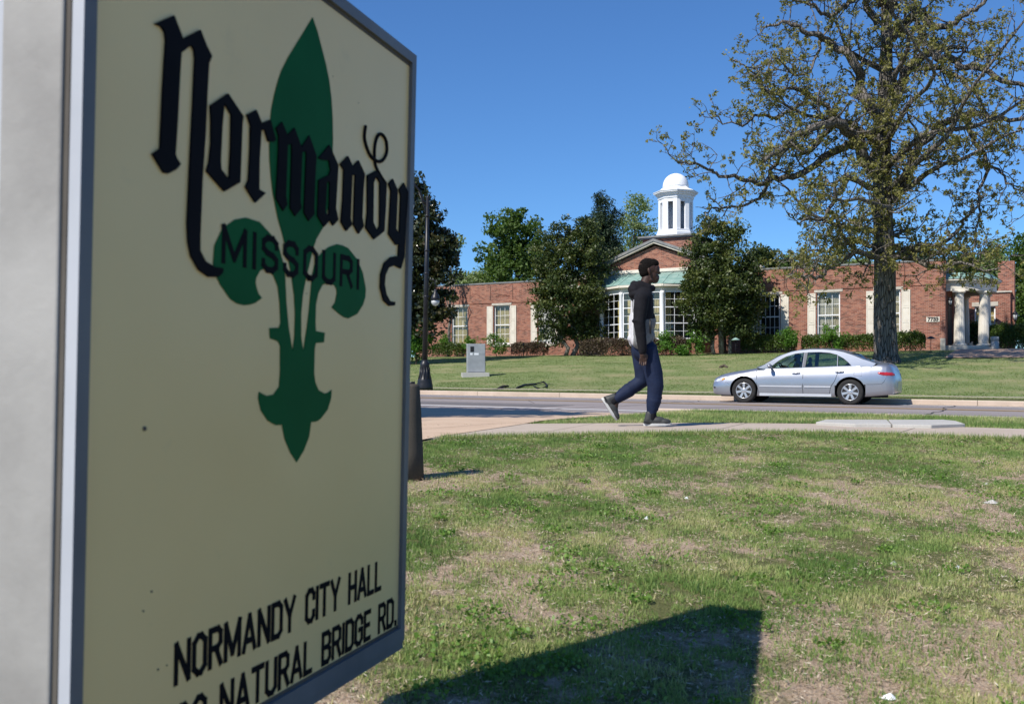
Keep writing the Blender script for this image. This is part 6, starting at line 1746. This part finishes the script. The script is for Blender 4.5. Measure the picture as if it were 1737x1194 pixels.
for y in (.33, .67):
    cap(dl, K(2.28, y, 1.0), K(2.12, y, .83), .055, .045); cap(dl, K(2.12, y, .83), K(1.90, .5 + (y - .5) * .9, .98), .043, .033)
    hc_ = K(1.87, .5 + (y - .5) * .95, .99); el(dl, hc_, (.035, .022, .035))
    for k in range(4): cap(dl, hc_ + alg * (-.01 + .012 * k) - Z(.0) , hc_ + alg * (-.035 + .012 * k) + Z(.03 - .012 * k), .009, .008)
    cap(dl, hc_, hc_ + alg * .02 + Z(.035), .010, .009)
def dm(c):
    if (c - K(1.86, .5, .99)).length < .25 and (c - K(1.86, .33, .99)).length < .09 or (c - K(1.86, .66, .99)).length < .09: return 0
    return 0 if c.z > K(2.2, .5, 1.07).z else 1
cap(dl, K(2.22, .42, .58), K(1.80, .40, .60), .085, .065); cap(dl, K(2.22, .58, .58), K(1.80, .60, .60), .085, .065); cap(dl, K(1.80, .40, .60), K(1.50, .40, .36), .06, .045); cap(dl, K(1.80, .60, .60), K(1.50, .60, .36), .06, .045)
organic('body', dl, [M['skin'], M['hood']], drv, .010, 2, dm)
hl_ = []; el(hl_, K(2.265, .50, 1.255), (.098, .084, .080)); cap(hl_, K(2.20, .46, 1.245), K(2.14, .48, 1.235), .014, .010); cap(hl_, K(2.20, .54, 1.245), K(2.14, .52, 1.235), .014, .010)
organic('cap', hl_, [M['hood']], drv, .010, 2)

# ================================================================== STREET LAMP
DL = 34.6; lb = P(720.5, 661.5, DL); lb.z = float(far_z(lb.x, lb.y)) + CZ
top_z = CZ + (HY - 336) / F * DL
lamp = thing('street_lamp', 'tall black street lamp with fluted base, roadway arm and small hanging side lantern', 'street lamp', tuple(lb))
mb = MB(); mb.lathe(lb, [(.28, 0), (.285, .10), (.27, .22), (.25, .30), (.255, .33), (.22, .40), (.17, .56), (.155, .78), (.165, .84), (.165, .92), (.12, .98), (.10, 1.05)], 24)
for k in range(12):
    t = 2 * math.pi * k / 12; d = Vector((math.cos(t), math.sin(t), 0)); mb.tube([lb + d * .225 + Z(.38), lb + d * .178 + Z(.56), lb + d * .160 + Z(.80)], .018, 5)
mb.build('base', M['blackmetal'], lamp)
tp_ = Vector((lb.x + .10, lb.y, top_z))
mb = MB(); mb.tube([lb + Z(1.0), lb.lerp(tp_, .6), tp_], [.095, .082, .055], 14); mb.ell(tp_, (.05, .05, .09), 10)
for hh in (.48, .60, .72, .90):
    c = lb.lerp(tp_, hh); mb.lathe(c, [(.098 - .03 * hh, 0), (.112 - .03 * hh, .02), (.112 - .03 * hh, .06), (.098 - .03 * hh, .08)], 14)
mb.build('pole', M['blackmetal'], lamp)
a0 = lb.lerp(tp_, .955); mb = MB()
mb.tube([a0, a0 + Vector((-.16, 0, .22)), a0 + Vector((-.28, -.05, .55)), a0 + Vector((-.48, -.15, .78)), a0 + Vector((-.95, -.35, .84)), a0 + Vector((-1.4, -.6, .80))], [.045, .042, .038, .036, .034, .032], 8)
mb.tube([a0 + Vector((0, 0, -.45)), a0 + Vector((-.13, -.02, .02)), a0 + Vector((-.30, -.06, .50))], .02, 6); mb.build('arm', M['blackmetal'], lamp)
h0 = P(697, 346, DL); mb = MB(); mb.lathe(h0, [(.06, .30), (.09, .16), (.14, .02), (.15, -.04)], 14); mb.tube([h0 + Z(.28), h0 + Vector((-.12, 0, .55))], .03, 6); mb.build('lamp_head', M['blackmetal'], lamp)
mb = MB(); mb.lathe(h0, [(.13, -.04), (.10, -.16), (.03, -.20)], 14); mb.build('lamp_globe', M['frost'], lamp)
h1 = P(738.5, 503, DL); c1 = lb.lerp(tp_, (h1.z - lb.z + .5) / (tp_.z - lb.z)); mb = MB()
mb.tube([c1, c1 + Vector((.12, 0, .10)), c1 + Vector((.30, 0, .06)), h1 + Z(.22)], .022, 6); mb.tube([c1 - Z(.35), c1 + Vector((.22, 0, .02))], .014, 5); mb.build('side_arm', M['blackmetal'], lamp)
mb = MB(); mb.lathe(h1, [(.03, .26), (.05, .20), (.06, .12), (.11, .06), (.155, -.05), (.165, -.13)], 16); mb.build('lamp_shade', M['blackmetal'], lamp)
mb = MB(); mb.lathe(h1, [(.145, -.13), (.14, -.22), (.09, -.30), (.02, -.33)], 16); mb.build('lamp_globe', M['frost'], lamp)

# ================================================================== BOLLARD by the sign
DBo = 6.4; bb = P(693, 812, DBo); bb.z = float(near_z(bb.x, bb.y)) + CZ - .02
bt = CZ + (HY - 651) / F * DBo
hb = bt - bb.z
bol = thing('bollard', 'weathered tapering concrete bollard half hidden by the edge of the sign', 'bollard', tuple(bb))
mb = MB(); mb.lathe(bb, [(.100, 0), (.094, hb * .3), (.082, hb * .7), (.072, hb - .02), (.064, hb - .004), (.05, hb)], 20); mb.build('shaft', M['bollard'], bol)
mb = MB(); mb.tube([bb + Z(hb - .004) + Vector((.02, 0, 0)), bb + Z(hb + .015) + Vector((.02, 0, 0))], .022, 8); mb.build('bolt', M['blackmetal'], bol)
# teal marker beyond
tm = P(689.5, 640, 37.5); tm.z = float(far_z(tm.x, tm.y)) + CZ
tl = thing('marker_post', 'small teal marker cap just visible on the far lawn beside the sign edge', 'marker', tuple(tm))
mb = MB(); mb.lathe(tm, [(.09, 0), (.09, .30), (.13, .31), (.13, .36), (.09, .46), (.03, .50)], 12); mb.build('post', mat_noisy('teal paint', (.03, .25, .25), (.05, .32, .30), 3, .5), tl)

# ================================================================== UTILITY CABINET on the far lawn
DC = 44.5; cb = P(806, 641, DC); cb.z = float(far_z(cb.x, cb.y)) + CZ
uc_, vc_ = uvof(cb.x, cb.y)
ut = thing('utility_cabinet', 'grey metal utility cabinet on a concrete pad on the far lawn', 'cabinet', tuple(cb))
s44 = DC / F
M['cab'] = mat_noisy('brushed grey cabinet', (.30, .31, .33), (.38, .39, .41), 2, .45, .2)
cx_ax = (AR * .80 + NRM * .0).normalized(); rot_ = Vector((math.cos(.12), math.sin(.12), 0)); side_ = Vector((-math.sin(.12), math.cos(.12), 0))
mb = MB(); mb.box(cb - rot_ * .60 - side_ * .45 - Z(.15), rot_ * 1.2, side_ * .9, Z(.30 + .02)); mb.build('pad', M['slab'], ut, bevel=.01)
o_ = cb - rot_ * .37 - side_ * .30 + Z(.175); hC = .5 * 2 + .27
mb = MB(); mb.box(o_, rot_ * .80, side_ * .62, Z(hC)); mb.build('housing', M['cab'], ut, bevel=.012)
mb = MB(); mb.box(o_ - side_ * .012 + rot_ * .02 + Z(.03), rot_ * .76, side_ * .01, Z(hC * .60)); mb.build('door', M['cab'], ut, bevel=.003)
mb = MB(); mb.box(o_ - side_ * .012 + rot_ * .02 + Z(hC * .60 + .045), rot_ * .76, side_ * .01, Z(hC * .40 - .08)); mb.build('door', M['cab'], ut, bevel=.003)
mb = MB(); mb.box(o_ - side_ * .022 + rot_ * .13 + Z(hC - .36), rot_ * .16, side_ * .009, Z(.24)); mb.build('meter_window', M['black'], ut)
for (x_, z_, w_, h_) in ((.12, hC - .50, .11, .09), (.30, hC - .50, .20, .09)):
    mb = MB(); mb.box(o_ - side_ * .020 + rot_ * x_ + Z(z_), rot_ * w_, side_ * .007, Z(h_)); mb.build('notice', M['white'], ut)
mb = MB(); mb.box(o_ + rot_ * .802 + side_ * .12 + Z(.3), rot_ * .02, side_ * .03, Z(.14)); mb.build('handle', M['blackmetal'], ut)

# ================================================================== SMALL THINGS
# urn by the yew hedge
ur = P(1687.5, 592, dep(1687.5, 58.9)); ur.z = float(far_z(ur.x, ur.y)) + CZ + .03
s_ = ur.y / F; hU = 23 * s_
tb = thing('litter_bin', 'round grey concrete litter bin between the porch columns and the yew hedge', 'bin', tuple(ur))
mb = MB(); mb.lathe(ur, [(.19, 0), (.205, .02), (.205, hU * .66)], 24); mb.build('drum', M['slab'], tb)
mb = MB(); mb.lathe(ur + Z(hU * .66), [(.19, 0), (.19, .02), (.21, .025), (.21, hU * .34 - .03), (.19, hU * .34)], 24); mb.build('lid', M['slab'], tb)
# garden figure between columns
gf = P(1646.5, 591, dep(1646.5, 59.6)); gf.z = CZ + 1.86
g_ = thing('garden_ornament', 'small pale stone garden ornament on the porch floor between the columns', 'ornament', tuple(gf))
gl_ = []; el(gl_, gf + Z(.10), (.14, .08, .08)); el(gl_, gf + Vector((.08, 0, .20)), (.06, .05, .06)); cap(gl_, gf + Vector((-.10, 0, .12)), gf + Vector((-.17, 0, .20)), .03, .012); cap(gl_, gf + Vector((.05, 0, .1)), gf + Vector((.08, 0, .2)), .05, .04)
organic('figure', gl_, [M['stone']], g_, .012, 1)
# path lights with cone hats
def pathlight(px, pyt, v, mat, lab, rad=.24):
    D = dep(px, v); b = gp(px, D); tz = CZ + (HY - pyt) / F * D
    t = thing('path_light', lab, 'path light', tuple(b), 'cone-hat path lights along the hedges')
    mb = MB(); mb.tube([b - Z(.05), Vector((b.x, b.y, tz - .08))], .014, 6); mb.build('stake', M['blackmetal'], t)
    mb = MB(); mb.lathe(Vector((b.x, b.y, tz - .12)), [(rad, 0), (rad * .95, .015), (rad * .45, .09), (.03, .13)], 16); mb.build('shade', mat, t)
pathlight(1248, 573, 53.2, M['copper'], 'green cone-hat path light before the trunks of the right evergreen')
pathlight(1579, 570.5, 53.0, M['blackmetal'], 'black cone-hat path light below the number plaque')
pathlight(888, 582, 54.0, M['blackmetal'], 'black path light in the purplish hedge under the third window', .08)
# pale utility slabs set in the verge
sl_ = [(1384, 715.5), (1400, 711.3), (1505, 711.6), (1512, 719.3), (1450, 718.8)]
sr_ = [(1507, 711.6), (1600, 711.5), (1622, 713.5), (1637, 718.5), (1580, 720.8), (1514, 719.4)]
for L, lab in ((sl_, 'pale concrete slab set in the verge, left one of the two'), (sr_, 'pale concrete slab set in the verge, right one of the two')):
    zc = -.452; pts = [((x - CX) / (HY - y) * zc, F / (HY - y) * zc) for x, y in L]
    cc = np.mean(pts, 0); base = (cc[0], cc[1], float(near_z(*cc)) + CZ)
    mb = MB(); mb.prism(pts, [], Vector((0, 0, zc + CZ)), Vector((1, 0, 0)), Vector((0, 1, 0)), Vector((0, 0, -1)), .14)
    tag(mb.build('slab', M['slab'], None, base, bevel=.008, recalc=True), lab, 'concrete slab')
# fallen dark branch / hose on the far verge
base = P(905, 659, 37.0)
def gl3(px, py, D=None):
    # point on the far lawn seen at this pixel
    D = 33.0
    for _ in range(40):
        x = (px - CX) / F * D; z = float(far_z(x, D)); D += ((HY - py) / F * D - z) * -6 if True else 0
        D = min(max(D, 29), 60)
    return Vector(((px - CX) / F * D, D, z + CZ + .03))
def groundray(px, py):
    best = None
    for D in np.arange(30, 58, .1):
        x = (px - CX) / F * D; d = abs(float(far_z(x, D)) - (HY - py) / F * D)
        if best is None or d < best[0]: best = (d, D)
    D = best[1]; return Vector(((px - CX) / F * D, D, float(far_z((px - CX) / F * D, D)) + CZ + .03))
for pts, lab, rr in (([(877, 659), (890, 655.5), (905, 653), (922, 650.5), (928, 654), (926, 658.5), (912, 660), (905, 657)], 'curled dark fallen branch on the grass beyond the far kerb', .045), ([(846, 660), (854, 657.5), (862, 656.5)], 'short dark stick on the grass left of the curled branch', .05), ([(1222, 624), (1228, 622), (1233, 624)], 'small dark clump of leaves on the lawn above the car bonnet', .07)):
    q = [groundray(*p) for p in pts]; mb = MB(); mb.tube([p + Z(.03 * (i % 2)) for i, p in enumerate(q)], [rr * (1 - .07 * i) for i in range(len(q))], 7)
    tag(mb.build('fallen_branch', M['blackmetal'] if rr < .05 else M['twig'], None, tuple(q[0])), lab, 'branch')
# scraps of paper and stones on the near lawn
def nearray(px, py):
    best = None
    for D in np.arange(2.0, 11, .02):
        x = (px - CX) / F * D; d = abs(float(near_z(x, D)) - (HY - py) / F * D)
        if best is None or d < best[0]: best = (d, D, x)
    return Vector((best[2], best[1], float(near_z(best[2], best[1])) + CZ))
scr = [(1507, 1183, .026, 'white torn scrap of paper at the bottom edge of the lawn'), (1624, 963, .018, 'white crumpled scrap right of centre on the lawn'), (1096, 880, .02, 'white crumpled scrap in the upper part of the lawn'), (1164, 846, .016, 'tiny white scrap nearest the sidewalk'), (1515, 957, .02, 'pale flat pebble in the dry grass at right of the lawn'), (1680, 853, .05, 'flat pale stone at the right edge of the lawn'), (1673, 822, .022, 'small pale stone near the sidewalk at right')]
for k, (px, py, s_, lab) in enumerate(scr):
    p = nearray(px, py) + Z(.012); r = np.random.default_rng(k); mb = MB(); n = 9; ring_ = []
    for i in range(n):
        t = 2 * math.pi * i / n; ring_.append(p + Vector((math.cos(t) * s_ * (.6 + .5 * r.random()), math.sin(t) * s_ * (.5 + .4 * r.random()), .02 * s_ * r.random() - .01)))
    topc = p + Vector((s_ * .2, -s_ * .1, s_ * .22))
    mb.mesh(ring_ + [topc, p - Z(.012)], [(i, (i + 1) % n, n) for i in range(n)] + [((i + 1) % n, i, n + 1) for i in range(n)])
    tag(mb.build('paper_scrap' if 'scrap' in lab else 'stone', M['white'] if 'scrap' in lab else M['slab'], None, tuple(p)), lab, 'scrap' if 'scrap' in lab else 'stone')
